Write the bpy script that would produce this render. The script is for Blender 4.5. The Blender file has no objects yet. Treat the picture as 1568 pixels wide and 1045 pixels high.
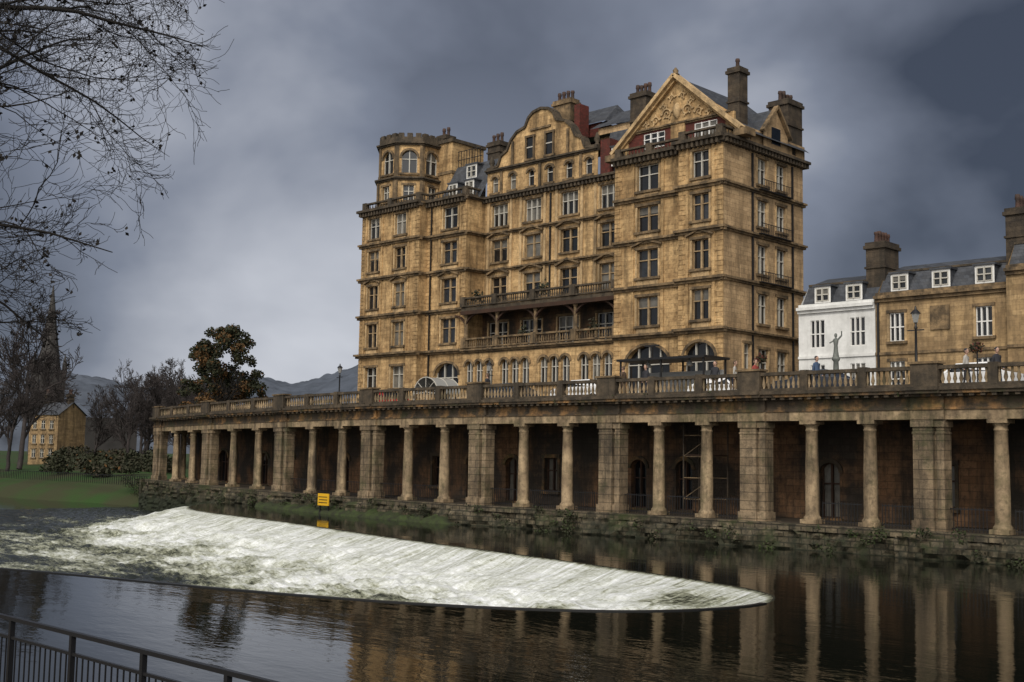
import bpy, math, random
import numpy as np
from mathutils import Vector, Matrix, noise as mnoise
R = random.Random(11)
sc = bpy.context.scene
sc.view_settings.view_transform = 'Standard'
sc.view_settings.look = 'None'
sc.view_settings.exposure = 0
COL = sc.collection

# ------------------------------------------------------------------ materials
def mat(name, col, rough=0.85, col2=None, nscale=0.8, streak=0.0, scol=(0.022, 0.019, 0.014), brick=None, mortar=0.55,
        bump=0.0, bscale=8.0, spec=0.3, contrast=(0.35, 0.65), low=None, metallic=0.0, green=0.0):
    m = bpy.data.materials.new(name); m.use_nodes = True
    nt = m.node_tree; N = nt.nodes; L = nt.links
    b = N['Principled BSDF']; b.inputs['Roughness'].default_value = rough
    b.inputs['Specular IOR Level'].default_value = spec
    b.inputs['Metallic'].default_value = metallic
    tc = N.new('ShaderNodeTexCoord')
    def rgb(c):
        n = N.new('ShaderNodeRGB'); n.outputs[0].default_value = (*c, 1); return n.outputs[0]
    def mix(fac, a, bb, mode='MIX'):
        n = N.new('ShaderNodeMix'); n.data_type = 'RGBA'; n.blend_type = mode
        if isinstance(fac, float): n.inputs[0].default_value = fac
        else: L.new(fac, n.inputs[0])
        L.new(a, n.inputs[6]); L.new(bb, n.inputs[7]); return n.outputs[2]
    def noi(scale, vec, detail=5, rr=0.6):
        n = N.new('ShaderNodeTexNoise'); n.inputs['Scale'].default_value = scale
        n.inputs['Detail'].default_value = detail; n.inputs['Roughness'].default_value = rr
        L.new(vec, n.inputs['Vector']); return n.outputs['Fac']
    def rng(v, a, bb, c=0.0, d=1.0):
        n = N.new('ShaderNodeMapRange'); n.inputs[1].default_value = a; n.inputs[2].default_value = bb
        n.inputs[3].default_value = c; n.inputs[4].default_value = d; L.new(v, n.inputs[0]); return n.outputs[0]
    vec = tc.outputs['Object']
    cur = rgb(col)
    if col2 is not None:
        cur = mix(rng(noi(nscale, vec), *contrast), cur, rgb(col2))
    if brick:
        sx = N.new('ShaderNodeSeparateXYZ'); L.new(vec, sx.inputs[0])
        ad = N.new('ShaderNodeMath'); ad.operation = 'ADD'; L.new(sx.outputs[0], ad.inputs[0]); L.new(sx.outputs[1], ad.inputs[1])
        cb = N.new('ShaderNodeCombineXYZ'); L.new(ad.outputs[0], cb.inputs[0]); L.new(sx.outputs[2], cb.inputs[1])
        br = N.new('ShaderNodeTexBrick'); L.new(cb.outputs[0], br.inputs['Vector'])
        br.inputs['Scale'].default_value = 1.0; br.inputs['Brick Width'].default_value = brick[0]; br.inputs['Row Height'].default_value = brick[1]
        br.inputs['Mortar Size'].default_value = 0.015 if len(brick) < 3 else brick[2]
        br.inputs['Color1'].default_value = (1, 1, 1, 1); br.inputs['Color2'].default_value = (0.70, 0.68, 0.66, 1)
        br.inputs['Mortar'].default_value = (mortar, mortar, mortar, 1)
        cur = mix(1.0, cur, br.outputs['Color'], 'MULTIPLY')
    if streak > 0:
        mp = N.new('ShaderNodeMapping'); mp.inputs['Scale'].default_value = (1.3, 1.3, 0.16); L.new(vec, mp.inputs[0])
        f = rng(noi(1.0, mp.outputs[0], 6, 0.7), 0.44, 0.68, 0.0, streak)
        cur = mix(f, cur, rgb(scol))
        f2 = rng(noi(4.0, vec, 4, 0.7), 0.48, 0.75, 0.0, streak * 0.75)
        cur = mix(f2, cur, rgb(scol))
    if green > 0:
        cur = mix(rng(noi(0.55, vec, 6, .75), .50, .62, 0, green), cur, rgb((.035, .044, .014)))
    if low:
        s2 = N.new('ShaderNodeSeparateXYZ'); L.new(vec, s2.inputs[0])
        n1 = noi(1.2, vec, 6, 0.7)
        a1 = N.new('ShaderNodeMath'); a1.operation = 'MULTIPLY_ADD'; L.new(n1, a1.inputs[0]); a1.inputs[1].default_value = 3.0; L.new(s2.outputs[2], a1.inputs[2])
        cur = mix(rng(a1.outputs[0], low[0], low[1], 0.95, 0.0), cur, rgb(low[2]))
    L.new(cur, b.inputs['Base Color'])
    if bump > 0:
        bp = N.new('ShaderNodeBump'); bp.inputs['Strength'].default_value = bump; bp.inputs['Distance'].default_value = 0.08
        L.new(noi(bscale, vec, 6, 0.65), bp.inputs['Height']); L.new(bp.outputs[0], b.inputs['Normal'])
    return m

STONE = mat('bath_stone', (0.66, 0.445, 0.215), col2=(0.38, 0.24, 0.11), nscale=0.5, streak=0.78, scol=(.06, .04, .02), brick=(1.1, 0.36), mortar=0.55, bump=0.35)
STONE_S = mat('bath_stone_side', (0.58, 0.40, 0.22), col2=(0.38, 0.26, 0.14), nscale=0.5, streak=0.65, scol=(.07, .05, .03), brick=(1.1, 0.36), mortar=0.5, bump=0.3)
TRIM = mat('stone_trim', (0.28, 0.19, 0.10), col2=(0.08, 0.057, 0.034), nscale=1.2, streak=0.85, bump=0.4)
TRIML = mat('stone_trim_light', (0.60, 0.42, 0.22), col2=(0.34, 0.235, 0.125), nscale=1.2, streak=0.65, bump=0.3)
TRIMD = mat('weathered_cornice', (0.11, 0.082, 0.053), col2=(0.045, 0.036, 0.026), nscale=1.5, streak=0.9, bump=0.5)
COLS = mat('colonnade_stone', (0.42, 0.31, 0.185), col2=(0.18, 0.13, 0.08), nscale=0.9, streak=0.9, bump=0.4, green=.4)
PIER = mat('pier_stone', (0.37, 0.275, 0.17), col2=(0.16, 0.12, 0.078), nscale=0.9, streak=0.88, brick=(3.7, 0.42, 0.02), mortar=0.35, bump=0.5, green=.5)
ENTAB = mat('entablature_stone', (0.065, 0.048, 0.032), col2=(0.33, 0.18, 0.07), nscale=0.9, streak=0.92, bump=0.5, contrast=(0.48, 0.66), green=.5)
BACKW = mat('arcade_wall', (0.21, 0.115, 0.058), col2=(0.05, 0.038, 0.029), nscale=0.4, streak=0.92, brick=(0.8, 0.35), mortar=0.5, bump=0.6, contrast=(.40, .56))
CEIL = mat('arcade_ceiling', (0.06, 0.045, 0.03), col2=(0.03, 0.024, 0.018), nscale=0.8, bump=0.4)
RUBBLE = mat('river_wall', (0.25, 0.20, 0.13), col2=(0.055, 0.047, 0.034), nscale=1.8, streak=0.92, brick=(0.62, 0.27, 0.035), mortar=0.25,
             bump=1.0, bscale=3, low=(0.9, 2.7, (0.014, 0.019, 0.009)), green=.88)
SLATE = mat('roof_slate', (0.045, 0.05, 0.06), rough=0.55, col2=(0.08, 0.085, 0.095), nscale=1.5, brick=(0.4, 0.25), bump=0.2)
REDB = mat('red_brick', (0.15, 0.032, 0.024), col2=(0.09, 0.028, 0.02), nscale=3, brick=(0.4, 0.15), streak=.5)
CHIM = mat('chimney_stone', (0.10, 0.075, 0.05), col2=(0.04, 0.032, 0.025), nscale=1.2, streak=0.8, brick=(0.8, 0.35), bump=0.4)
POT = mat('chimney_pot', (0.04, 0.03, 0.026), col2=(0.07, 0.038, 0.028))
WFRAME = mat('white_window_frame', (0.42, 0.40, 0.35), rough=0.5)
WSASH = mat('white_sash', (0.66, 0.65, 0.62), rough=0.5)
SFRAME = mat('stone_window_frame', (0.36, 0.26, 0.145), col2=(0.2, 0.14, 0.08), nscale=2)
WHITE = mat('white_render', (0.74, 0.74, 0.72), col2=(0.56, 0.56, 0.54), nscale=0.7, streak=0.25, scol=(.2, .2, .18))
TAN = mat('terrace_stone', (0.48, 0.33, 0.165), col2=(0.28, 0.19, 0.10), nscale=0.6, streak=0.7, scol=(.05, .035, .02), brick=(1.0, 0.34), mortar=0.6)
IRON = mat('black_iron', (0.008, 0.008, 0.009), rough=0.45, spec=0.5)
ASPH = mat('asphalt', (0.05, 0.05, 0.05), col2=(0.035, 0.035, 0.035), nscale=4)
PAVE = mat('pavement', (0.16, 0.145, 0.12), col2=(0.11, 0.1, 0.085), nscale=2, brick=(0.9, 0.6))
BARK = mat('bark', (0.018, 0.015, 0.013), col2=(0.009, 0.008, 0.007), nscale=3, bump=0.5)
BARKF = mat('twig_bark', (0.048, 0.039, 0.037), col2=(0.026, 0.022, 0.021), nscale=3)
LEAFO = mat('autumn_leaf', (0.115, 0.055, 0.016), col2=(0.055, 0.033, 0.012), nscale=0.7)
LEAFD = mat('dark_leaf', (0.028, 0.031, 0.013), col2=(0.015, 0.017, 0.008), nscale=0.7)
LEAFG = mat('shrub_leaf', (0.022, 0.028, 0.014), col2=(0.038, 0.030, 0.018), nscale=0.4)
MOSS = mat('moss', (0.040, 0.058, 0.016), col2=(0.02, 0.022, 0.012), nscale=1.5, bump=0.8)
YEL = mat('yellow_sign_paint', (0.62, 0.36, 0.02), rough=0.5)
WOOD = mat('dark_timber', (0.05, 0.025, 0.015), col2=(0.03, 0.018, 0.012))
GRASS = mat('grass', (0.022, 0.055, 0.009), col2=(0.034, 0.038, 0.014), nscale=0.12, bump=0.5, bscale=3, contrast=(.4, .6))
GL = [mat(n, c, rough=r, col2=tuple(x * .45 for x in c), nscale=.9, spec=.6) for n, c, r in
      (('window_glass_dark', (0.010, 0.012, 0.015), .08), ('window_glass_mid', (0.03, 0.034, 0.04), .1), ('window_glass_curtain', (0.15, 0.14, 0.12), .25))]

# ------------------------------------------------------------------ mesh builder
def bend(x, y):
    """plan of the parade: straight, then curving away where x < -52"""
    if x >= -52: return x, y
    t = (-52 - x) / 38
    return x - 18.5 * t * t, y + 11.0 * t * t
class MB:
    def __init__(s): s.v = []; s.f = []; s.m = []; s.sm = []; s.mats = []
    def mi(s, m):
        if m not in s.mats: s.mats.append(m)
        return s.mats.index(m)
    def poly(s, pts, m, sm=False):
        i = len(s.v); s.v += [tuple(p) for p in pts]; s.f.append(tuple(range(i, i + len(pts)))); s.m.append(s.mi(m)); s.sm.append(sm)
    def hexa(s, P, m):
        i = len(s.v); s.v += [tuple(p) for p in P]; k = s.mi(m)
        for q in ((0, 3, 2, 1), (4, 5, 6, 7), (0, 1, 5, 4), (1, 2, 6, 5), (2, 3, 7, 6), (3, 0, 4, 7)):
            s.f.append(tuple(i + a for a in q)); s.m.append(k); s.sm.append(False)
    def box(s, x0, x1, y0, y1, z0, z1, m, j=0.0015):
        x0, x1, y0, y1, z0, z1 = [c + R.uniform(-j, j) for c in (x0, x1, y0, y1, z0, z1)]
        s.hexa([(x0, y0, z0), (x1, y0, z0), (x1, y1, z0), (x0, y1, z0), (x0, y0, z1), (x1, y0, z1), (x1, y1, z1), (x0, y1, z1)], m)
    def lbox(s, x0, x1, y0, y1, z0, z1, m, step=3.0):
        n = max(1, int((x1 - x0) / step)); y0, y1, z0, z1 = [c + R.uniform(-.0015, .0015) for c in (y0, y1, z0, z1)]
        i = len(s.v); k = s.mi(m)
        for a in range(n + 1):
            x = x0 + (x1 - x0) * a / n; s.v += [(x, y0, z0), (x, y1, z0), (x, y1, z1), (x, y0, z1)]
        for a in range(n):
            for b in range(4):
                c = (b + 1) % 4; s.f.append((i + a * 4 + b, i + a * 4 + c, i + a * 4 + 4 + c, i + a * 4 + 4 + b)); s.m.append(k); s.sm.append(False)
        for a in (0, n): s.f.append(tuple(i + a * 4 + b for b in range(4))); s.m.append(k); s.sm.append(False)
    def fbox(s, F, u0, u1, w0, w1, z0, z1, m, j=0.0015):
        u0, u1, w0, w1, z0, z1 = [c + R.uniform(-j, j) for c in (u0, u1, w0, w1, z0, z1)]
        q = [(u0, w1), (u1, w1), (u1, w0), (u0, w0)]
        s.hexa([FP(F, u, w, z0) for u, w in q] + [FP(F, u, w, z1) for u, w in q], m)
    def beam(s, p, q, a, b, m, up=(0, 0, 1)):
        p = Vector(p); q = Vector(q); d = (q - p).normalized(); u = Vector(up)
        if abs(d.dot(u)) > 0.99: u = Vector((1, 0, 0))
        x = d.cross(u).normalized() * a / 2; y = x.cross(d).normalized() * b / 2
        s.hexa([p - x - y, p + x - y, p + x + y, p - x + y, q - x - y, q + x - y, q + x + y, q - x + y], m)
    def lathe(s, cx, cy, z0, prof, n, m, sm=True, rot=0.0, cap=True):
        i = len(s.v); k = s.mi(m)
        for r, z in prof:
            for a in range(n):
                t = rot + 2 * math.pi * a / n
                s.v.append((cx + r * math.cos(t), cy + r * math.sin(t), z0 + z))
        for j in range(len(prof) - 1):
            for a in range(n):
                b = (a + 1) % n
                s.f.append((i + j * n + a, i + j * n + b, i + (j + 1) * n + b, i + (j + 1) * n + a)); s.m.append(k); s.sm.append(sm)
        if cap:
            s.f.append(tuple(i + (len(prof) - 1) * n + a for a in range(n))); s.m.append(k); s.sm.append(False)
    def obj(s, name, parent=None, curved=False):
        if curved: s.v = [(*bend(p[0], p[1]), p[2]) for p in s.v]
        me = bpy.data.meshes.new(name); me.from_pydata(s.v, [], s.f)
        for m in s.mats: me.materials.append(m)
        me.polygons.foreach_set('material_index', s.m); me.polygons.foreach_set('use_smooth', s.sm)
        me.update(); o = bpy.data.objects.new(name, me); COL.objects.link(o)
        if parent: o.parent = parent
        return o
def FP(F, u, w, z): return (F[0] + F[2] * u + F[4] * w, F[1] + F[3] * u + F[5] * w, z)
def FY(y): return (0, y, 1, 0, 0, -1)
def FX(x): return (x, 0, 0, 1, 1, 0)
def empty(name):
    e = bpy.data.objects.new(name, None); COL.objects.link(e); return e

class Bld:
    def __init__(s, name):
        s.e = empty(name); s.wall = MB(); s.trim = MB(); s.win = MB(); s.roof = MB()
    def done(s):
        for n in ('wall', 'trim', 'win', 'roof'):
            b = getattr(s, n)
            if b.f: b.obj({'wall': 'walls', 'trim': 'stonework', 'win': 'windows', 'roof': 'roof'}[n], s.e)

def wall(B, F, u0, u1, z0, z1, ops, m, depth=0.32, frame=WFRAME, surround=True, tm=TRIM, lights=2, transom=0.62, maxu=None):
    us = sorted({u0, u1, *[o[0] for o in ops], *[o[1] for o in ops]})
    if maxu:
        k = u0 + maxu
        while k < u1: us.append(k); k += maxu
        us.sort()
    zs = sorted({z0, z1, *[o[2] for o in ops], *[o[3] for o in ops]})
    for i in range(len(us) - 1):
        for j in range(len(zs) - 1):
            cu = (us[i] + us[i + 1]) / 2; cz = (zs[j] + zs[j + 1]) / 2
            if any(o[0] < cu < o[1] and o[2] < cz < o[3] for o in ops): continue
            B.wall.poly([FP(F, us[i], 0, zs[j]), FP(F, us[i + 1], 0, zs[j]), FP(F, us[i + 1], 0, zs[j + 1]), FP(F, us[i], 0, zs[j + 1])], m)
    for o in ops:
        a, b, c, d = o[:4]; r = o[4] if len(o) > 4 else 0; li = o[5] if len(o) > 5 else lights
        D = -depth
        for (p, q) in (((a, c), (b, c)), ((a, d), (b, d)), ((a, c), (a, d)), ((b, c), (b, d))):
            if r > 0 and p[1] == d and q[1] == d: continue
            B.wall.poly([FP(F, p[0], 0, p[1]), FP(F, q[0], 0, q[1]), FP(F, q[0], D, q[1]), FP(F, p[0], D, p[1])], m)
        if r > 0:
            mid = (a + b) / 2; hw = (b - a) / 2; sp = d - r; n = 12
            pts = [(mid - hw * math.cos(math.pi * k / n), sp + r * math.sin(math.pi * k / n)) for k in range(n + 1)]
            for k in range(n):
                p, q = pts[k], pts[k + 1]
                B.wall.poly([FP(F, p[0], 0, p[1]), FP(F, q[0], 0, q[1]), FP(F, q[0], 0, d), FP(F, p[0], 0, d)], m)
                B.wall.poly([FP(F, p[0], 0, p[1]), FP(F, q[0], 0, q[1]), FP(F, q[0], D, q[1]), FP(F, p[0], D, p[1])], m)
                if surround:
                    e = 0.22; po = (mid + (p[0] - mid) * (1 + e / hw), sp + (p[1] - sp) * (1 + e / r)); qo = (mid + (q[0] - mid) * (1 + e / hw), sp + (q[1] - sp) * (1 + e / r))
                    B.trim.hexa([FP(F, p[0], .1, p[1]), FP(F, q[0], .1, q[1]), FP(F, q[0], -.05, q[1]), FP(F, p[0], -.05, p[1]),
                                 FP(F, po[0], .1, po[1]), FP(F, qo[0], .1, qo[1]), FP(F, qo[0], -.05, qo[1]), FP(F, po[0], -.05, po[1])], tm)
        g = GL[R.choices([0, 1, 2], [6, 4, 1])[0]]
        B.win.poly([FP(F, a, D + .03, c), FP(F, b, D + .03, c), FP(F, b, D + .03, d), FP(F, a, D + .03, d)], g)
        if R.random() < 0.35:
            h = R.uniform(.2, .5) * (d - c)
            B.win.fbox(F, a + .05, b - .05, D + .035, D + .05, d - h, d, GL[2])
        ft = 0.06
        for (x0, x1, y0, y1) in ((a, a + ft, c, d), (b - ft, b, c, d), (a, b, c, c + ft), (a, b, d - ft, d)):
            B.win.fbox(F, x0, x1, D + .02, D + .13, y0, y1, frame)
        for k in range(1, li):
            x = a + (b - a) * k / li; hw_ = .05 if frame is not SFRAME else .08
            B.win.fbox(F, x - hw_, x + hw_, D + .02, D + .2, c, d, frame)
        if transom: B.win.fbox(F, a, b, D + .02, D + .16, c + (d - c) * transom - .04, c + (d - c) * transom + .04, frame)
        if surround:
            B.trim.fbox(F, a - .22, b + .22, -.05, .2, c - .2, c, tm)
            if r == 0:
                B.trim.fbox(F, a - .17, a, -.05, .07, c, d, TRIML if tm is TRIM else tm); B.trim.fbox(F, b, b + .17, -.05, .07, c, d, TRIML if tm is TRIM else tm)
                B.trim.fbox(F, a - .2, b + .2, -.05, .12, d, d + .22, tm)

def balustrade(mb, F, u0, u1, w, z, h, m, sp=0.3, n=5, peds=None, r=0.075, long=False, bm=None):
    if long:
        y = F[1] - w
        mb.lbox(u0, u1, y - .16, y + .16, z, z + .14, m); mb.lbox(u0, u1, y - .18, y + .18, z + h - .16, z + h, m)
    else:
        mb.fbox(F, u0, u1, w - .16, w + .16, z, z + .14, m)
        mb.fbox(F, u0, u1, w - .18, w + .18, z + h - .16, z + h, m)
    k = max(1, int((u1 - u0) / sp)); hh = h - .3
    for i in range(k):
        u = u0 + (i + .5) * (u1 - u0) / k
        x, y, _ = FP(F, u, w, 0)
        mb.lathe(x, y, z + .14, [(r * .8, 0), (r * .6, .06 * hh), (r * 1.25, .3 * hh), (r * .55, .72 * hh), (r * .8, hh)], n, bm or m, cap=False)
    for p in (peds or []):
        mb.fbox(F, p - .3, p + .3, w - .24, w + .24, z, z + h + .06, m)

def cornice(mb, F, u0, u1, z, m, proj=.3, h=.35, dent=False, e=0.0):
    mb.fbox(F, u0 - e, u1 + e, -.1, proj * .5, z - h * .5, z - .02, m)
    mb.fbox(F, u0 - e, u1 + e, -.1, proj, z - .02, z + h * .4, m)
    if dent:
        k = int((u1 - u0) / .45)
        for i in range(k):
            u = u0 + (i + .5) * (u1 - u0) / k
            mb.fbox(F, u - .1, u + .1, -.1, proj * .8, z - h * .75, z - .03, m)

def chimney(B, x0, x1, y0, y1, z0, z1, m=CHIM, pots=3):
    B.roof.box(x0, x1, y0, y1, z0, z1 - .5, m)
    B.roof.box(x0 - .15, x1 + .15, y0 - .15, y1 + .15, z1 - .5, z1 - .25, m)
    B.roof.box(x0 - .05, x1 + .05, y0 - .05, y1 + .05, z1 - .25, z1, m)
    B.roof.box(x0 - .1, x1 + .1, y0 - .1, y1 + .1, z0 + (z1 - z0) * .55, z0 + (z1 - z0) * .55 + .15, m)
    for i in range(pots):
        t = (i + .5) / pots
        if (y1 - y0) > (x1 - x0): cx, cy = (x0 + x1) / 2, y0 + (y1 - y0) * t
        else: cx, cy = x0 + (x1 - x0) * t, (y0 + y1) / 2
        B.roof.lathe(cx, cy, z1, [(.2, 0), (.16, .15), (.15, .55), (.2, .62), (.17, .75 + R.uniform(0, .2))], 8, POT)

# ------------------------------------------------------------------ HOTEL
H = Bld('grand_hotel')
LV = [7.0, 14.1, 18.1, 22.0, 25.6, 29.1]
WZ = [(14.95, 17.35), (18.95, 21.3), (22.8, 24.95), (26.25, 28.4)]
XT = -97.6
def block(F, u0, u1, cols, w=1.9, m=STONE, floors=(1, 2, 3, 4), gf=None, e=0.0, lights=2):
    wall(H, F, u0, u1, LV[0], LV[1], gf or [], m, depth=.45)
    for k in floors:
        z0, z1 = WZ[k - 1]
        wall(H, F, u0, u1, LV[k], LV[k + 1], [(c - w / 2, c + w / 2, z0, z1) for c in cols], m, lights=lights, frame=SFRAME if k in (1, 2, 3) else WFRAME)
        for c in cols:
            for s in (-1, 1):
                uu = c + s * (w / 2 + .45)
                H.trim.fbox(F, uu - .13, uu + .13, -.05, .09, LV[k] + .1, LV[k + 1] - .2, m)
            if k in (2,):
                a = FP(F, c - w / 2 - .5, .15, z1 + .3); b = FP(F, c, .15, z1 + .75); d = FP(F, c + w / 2 + .5, .15, z1 + .3)
                H.trim.beam(a, b, .3, .14, TRIM); H.trim.beam(b, d, .3, .14, TRIM)
            H.trim.fbox(F, c - w / 2, c + w / 2, -.02, .05, LV[k] + .22, z0 - .25, TRIML)
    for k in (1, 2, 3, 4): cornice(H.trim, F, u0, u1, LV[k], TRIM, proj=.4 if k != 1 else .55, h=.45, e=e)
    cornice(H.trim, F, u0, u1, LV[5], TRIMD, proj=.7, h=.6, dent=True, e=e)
    z = LV[0]; i = 0
    while z < LV[5] - .5:
        q = .75 if i % 2 else .5
        H.trim.fbox(F, u0 - .02, u0 + q, -.05, .05, z + .02, z + .38, m); H.trim.fbox(F, u1 - q, u1 + .02, -.05, .05, z + .02, z + .38, m)
        z += .4; i += 1

block(FY(77), XT, -88.5, [-95.6, -91.4], w=1.7, e=.3, gf=[(-96.5, -94.6, 10.7, 12.9), (-92.4, -90.4, 10.7, 12.9)])
for x in (XT, -88.5):
    F = (x, 0, 0, 1, 1 if x == -88.5 else -1, 0)
    wall(H, F, 77, 79 if x > -90 else 88, LV[0], LV[5], [], STONE)
    for k in range(1, 6): cornice(H.trim, F, 76.8, 78 if x > -90 else 88, LV[k], TRIM, e=0)
block(FY(78.1), -88.5, -82.9, [-85.2], w=2.1, e=0, gf=[(-87, -83.6, 9.3, 13.0, 1.2, 3)])
F = FX(-82.9); wall(H, F, 78.1, 80.6, LV[0], LV[5], [], STONE)
for k in range(1, 6): cornice(H.trim, F, 77.9, 80.6, LV[k], TRIM if k < 5 else TRIMD, proj=.45)
FC = FY(80.5); CC = [-80.7, -76.3, -71.7, -67.0]
for k in (2, 3, 4):
    z0, z1 = WZ[k - 1]
    ww = 2.1
    wall(H, FC, -82.9, -63.6, LV[k], LV[k + 1], [(c - ww / 2, c + ww / 2, z0, z1, 0, 2 if k < 4 else 3) for c in CC], STONE, frame=SFRAME if k < 4 else WFRAME)
    for c in CC:
        for s in (-1, 1):
            uu = c + s * 1.55
            H.trim.fbox(FC, uu - .15, uu + .15, -.05, .14, LV[k] + .1, LV[k + 1] - .15, TRIML)
        if k < 4:
            a = FP(FC, c - 1.5, .2, z1 + .3); b = FP(FC, c, .2, z1 + .85); d = FP(FC, c + 1.5, .2, z1 + .3)
            H.trim.beam(a, b, .35, .16, TRIM); H.trim.beam(b, d, .35, .16, TRIM)
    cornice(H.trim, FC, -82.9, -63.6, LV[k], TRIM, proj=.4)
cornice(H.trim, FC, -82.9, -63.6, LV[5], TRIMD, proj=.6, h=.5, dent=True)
wall(H, FC, -82.9, -63.6, LV[1], LV[2], [(c - 1.3, c + 1.3, 14.3, 16.9, 0, 3) for c in CC], BACKW, frame=WFRAME)
FL = FY(77.9)
gops = []
for c in (-80.6, -75.9, -71.0, -66.2):
    for s in (-1.32, 0, 1.32): gops.append((c + s - .52, c + s + .52, 10.6, 13.0, .5, 2))
wall(H, FL, -82.9, -63.6, LV[0], 13.7, gops, STONE, depth=.4)
H.wall.box(-82.9, -63.6, 77.9, 80.4, 13.7, 14.1, TRIM)
cornice(H.trim, FL, -82.9, -63.6, 14.0, TRIM, proj=.4)
balustrade(H.trim, FL, -82.9, -63.6, .05, 14.25, .95, TRIM, sp=.28, peds=[-82.6, -78.3, -73.4, -68.6, -63.9])
H.wall.box(-82.9, -63.6, 77.6, 80.4, 17.75, 18.15, TRIMD)
H.trim.box(-82.9, -63.6, 77.5, 77.75, 17.45, 17.8, WOOD)
balustrade(H.trim, FY(77.6), -82.9, -63.6, -.05, 18.2, .9, TRIMD, sp=.28, peds=[-82.6, -78.3, -73.4, -68.6, -63.9])
for x in (-82.5, -78.3, -73.4, -68.6, -64.0):
    H.trim.lathe(x, 77.95, 14.3, [(.3, 0), (.3, .9), (.24, 1.0), (.2, 1.1), (.17, 2.9), (.26, 3.1), (.3, 3.25)], 12, TRIM)
    for s in (-1, 1):
        pr = (x, 77.9, 16.3)
        for i in range(1, 6):
            t = i / 5 * math.pi / 2; q = (x + s * 1.5 * math.sin(t) * (i / 5), 77.9, 16.3 + 1.2 * math.sin(t)); H.trim.beam(pr, q, .18, .16, WOOD); pr = q
for i, x in enumerate([-81.2, -75.2, -72.8, -66.8]):
    for _ in range(70):
        p = Vector((x + R.gauss(0, .3), 78.2 + R.gauss(0, .2), (15.3 if i % 2 else 19.2) + R.gauss(0, .35)))
        a = Vector((R.gauss(0, 1), R.gauss(0, 1), R.gauss(0, 1))).normalized() * .14; b = a.orthogonal().normalized() * .12
        H.trim.poly([p - a, p - b, p + a, p + b], LEAFG)
block(FY(77.2), -63.6, -56.2, [-60.1], w=2.2, gf=[(-62.3, -57.8, 9.2, 13.3, 1.6, 4)])
wall(H, (-63.6, 0, 0, 1, -1, 0), 77.2, 80.5, LV[0], LV[5], [], STONE)
block(FY(76.2), -56.2, -52.0, [-54.1], w=1.6, e=.3, gf=[(-55.7, -52.7, 9.2, 13.2, 1.3, 3)])
wall(H, (-56.2, 0, 0, 1, -1, 0), 76.2, 77.2, LV[0], LV[5], [], STONE)
FS = FX(-52.0); YB = 88.0
for k in range(0, 5):
    if k == 0: ops = [(79.0, 79.9, 11.2, 13.2, 0, 1), (81.0, 82.5, 10.2, 12.9), (83.8, 85.3, 10.2, 12.9)]
    else:
        z0, z1 = WZ[k - 1]; ops = [(81.0, 82.4, z0, z1), (83.8, 85.2, z0, z1)]
    wall(H, FS, 76.2, YB, LV[k], LV[k + 1], ops, STONE_S)
    if k: cornice(H.trim, FS, 75.9, YB + .2, LV[k], TRIM, proj=.34)
    if k in (2, 3, 4):
        H.trim.fbox(FS, 80.7, 85.5, .55, .6, LV[k] + .95, LV[k] + 1.0, IRON); H.trim.fbox(FS, 80.7, 85.5, 0, .6, LV[k] + .1, LV[k] + .16, IRON)
        for i in range(20): H.trim.fbox(FS, 80.7 + i * .25, 80.73 + i * .25, .56, .59, LV[k] + .15, LV[k] + .95, IRON)
cornice(H.trim, FS, 75.9, YB + .3, LV[5], TRIMD, proj=.65, h=.5, dent=True)
for (u, w) in ((80.2, .15), (86.2, .15)): H.trim.fbox(FS, u - .07, u + .07, .02, w, LV[0], LV[5] - .5, IRON)
H.trim.fbox(FC, -74.1, -73.96, .02, .16, 18.2, 28.6, IRON); H.trim.fbox(FY(78.1), -87.9, -87.77, .1, .22, 8, 28.6, IRON)
H.trim.fbox(FY(77.2), -56.6, -56.46, .1, .22, 8, 28.6, IRON)
H.wall.poly([(XT, YB, 7), (-52, YB, 7), (-52, YB, 29.1), (XT, YB, 29.1)], STONE_S)
H.roof.box(XT + .1, -52.1, 80.6, YB - .1, 28.9, 29.15, SLATE)
H.roof.box(XT + .1, -88.6, 77.1, 80.6, 28.9, 29.16, SLATE); H.roof.box(-88.6, -83, 78.2, 80.6, 28.9, 29.14, SLATE)
H.roof.box(-63.5, -56.2, 77.3, 80.6, 28.9, 29.16, SLATE); H.roof.box(-56.2, -52.1, 76.3, 80.6, 28.9, 29.14, SLATE)
balustrade(H.trim, FY(77), XT, -88.5, -.1, 29.35, .8, TRIMD, sp=.4, n=4, peds=[XT + .3, -93.2, -88.8])
balustrade(H.trim, FY(78.1), -88.5, -82.9, -.1, 29.35, .8, TRIMD, sp=.4, n=4, peds=[-83.2])
balustrade(H.trim, FX(-88.5), 77, 79, -.1, 29.35, .8, TRIMD, sp=.4, n=4); balustrade(H.trim, FX(-82.9), 78.1, 80.5, -.1, 29.35, .8, TRIMD, sp=.4, n=4)
balustrade(H.trim, FY(77.2), -63.6, -56.2, -.1, 29.35, .8, TRIMD, sp=.35, n=4, peds=[-63.3, -60, -56.6])
balustrade(H.trim, FY(76.2), -56.2, -52.0, -.1, 29.35, .8, TRIMD, sp=.35, n=4, peds=[-55.9, -52.3])
balustrade(H.trim, FX(-52.0), 76.2, 78, -.1, 29.35, .8, TRIMD, sp=.35, n=4)
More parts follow.
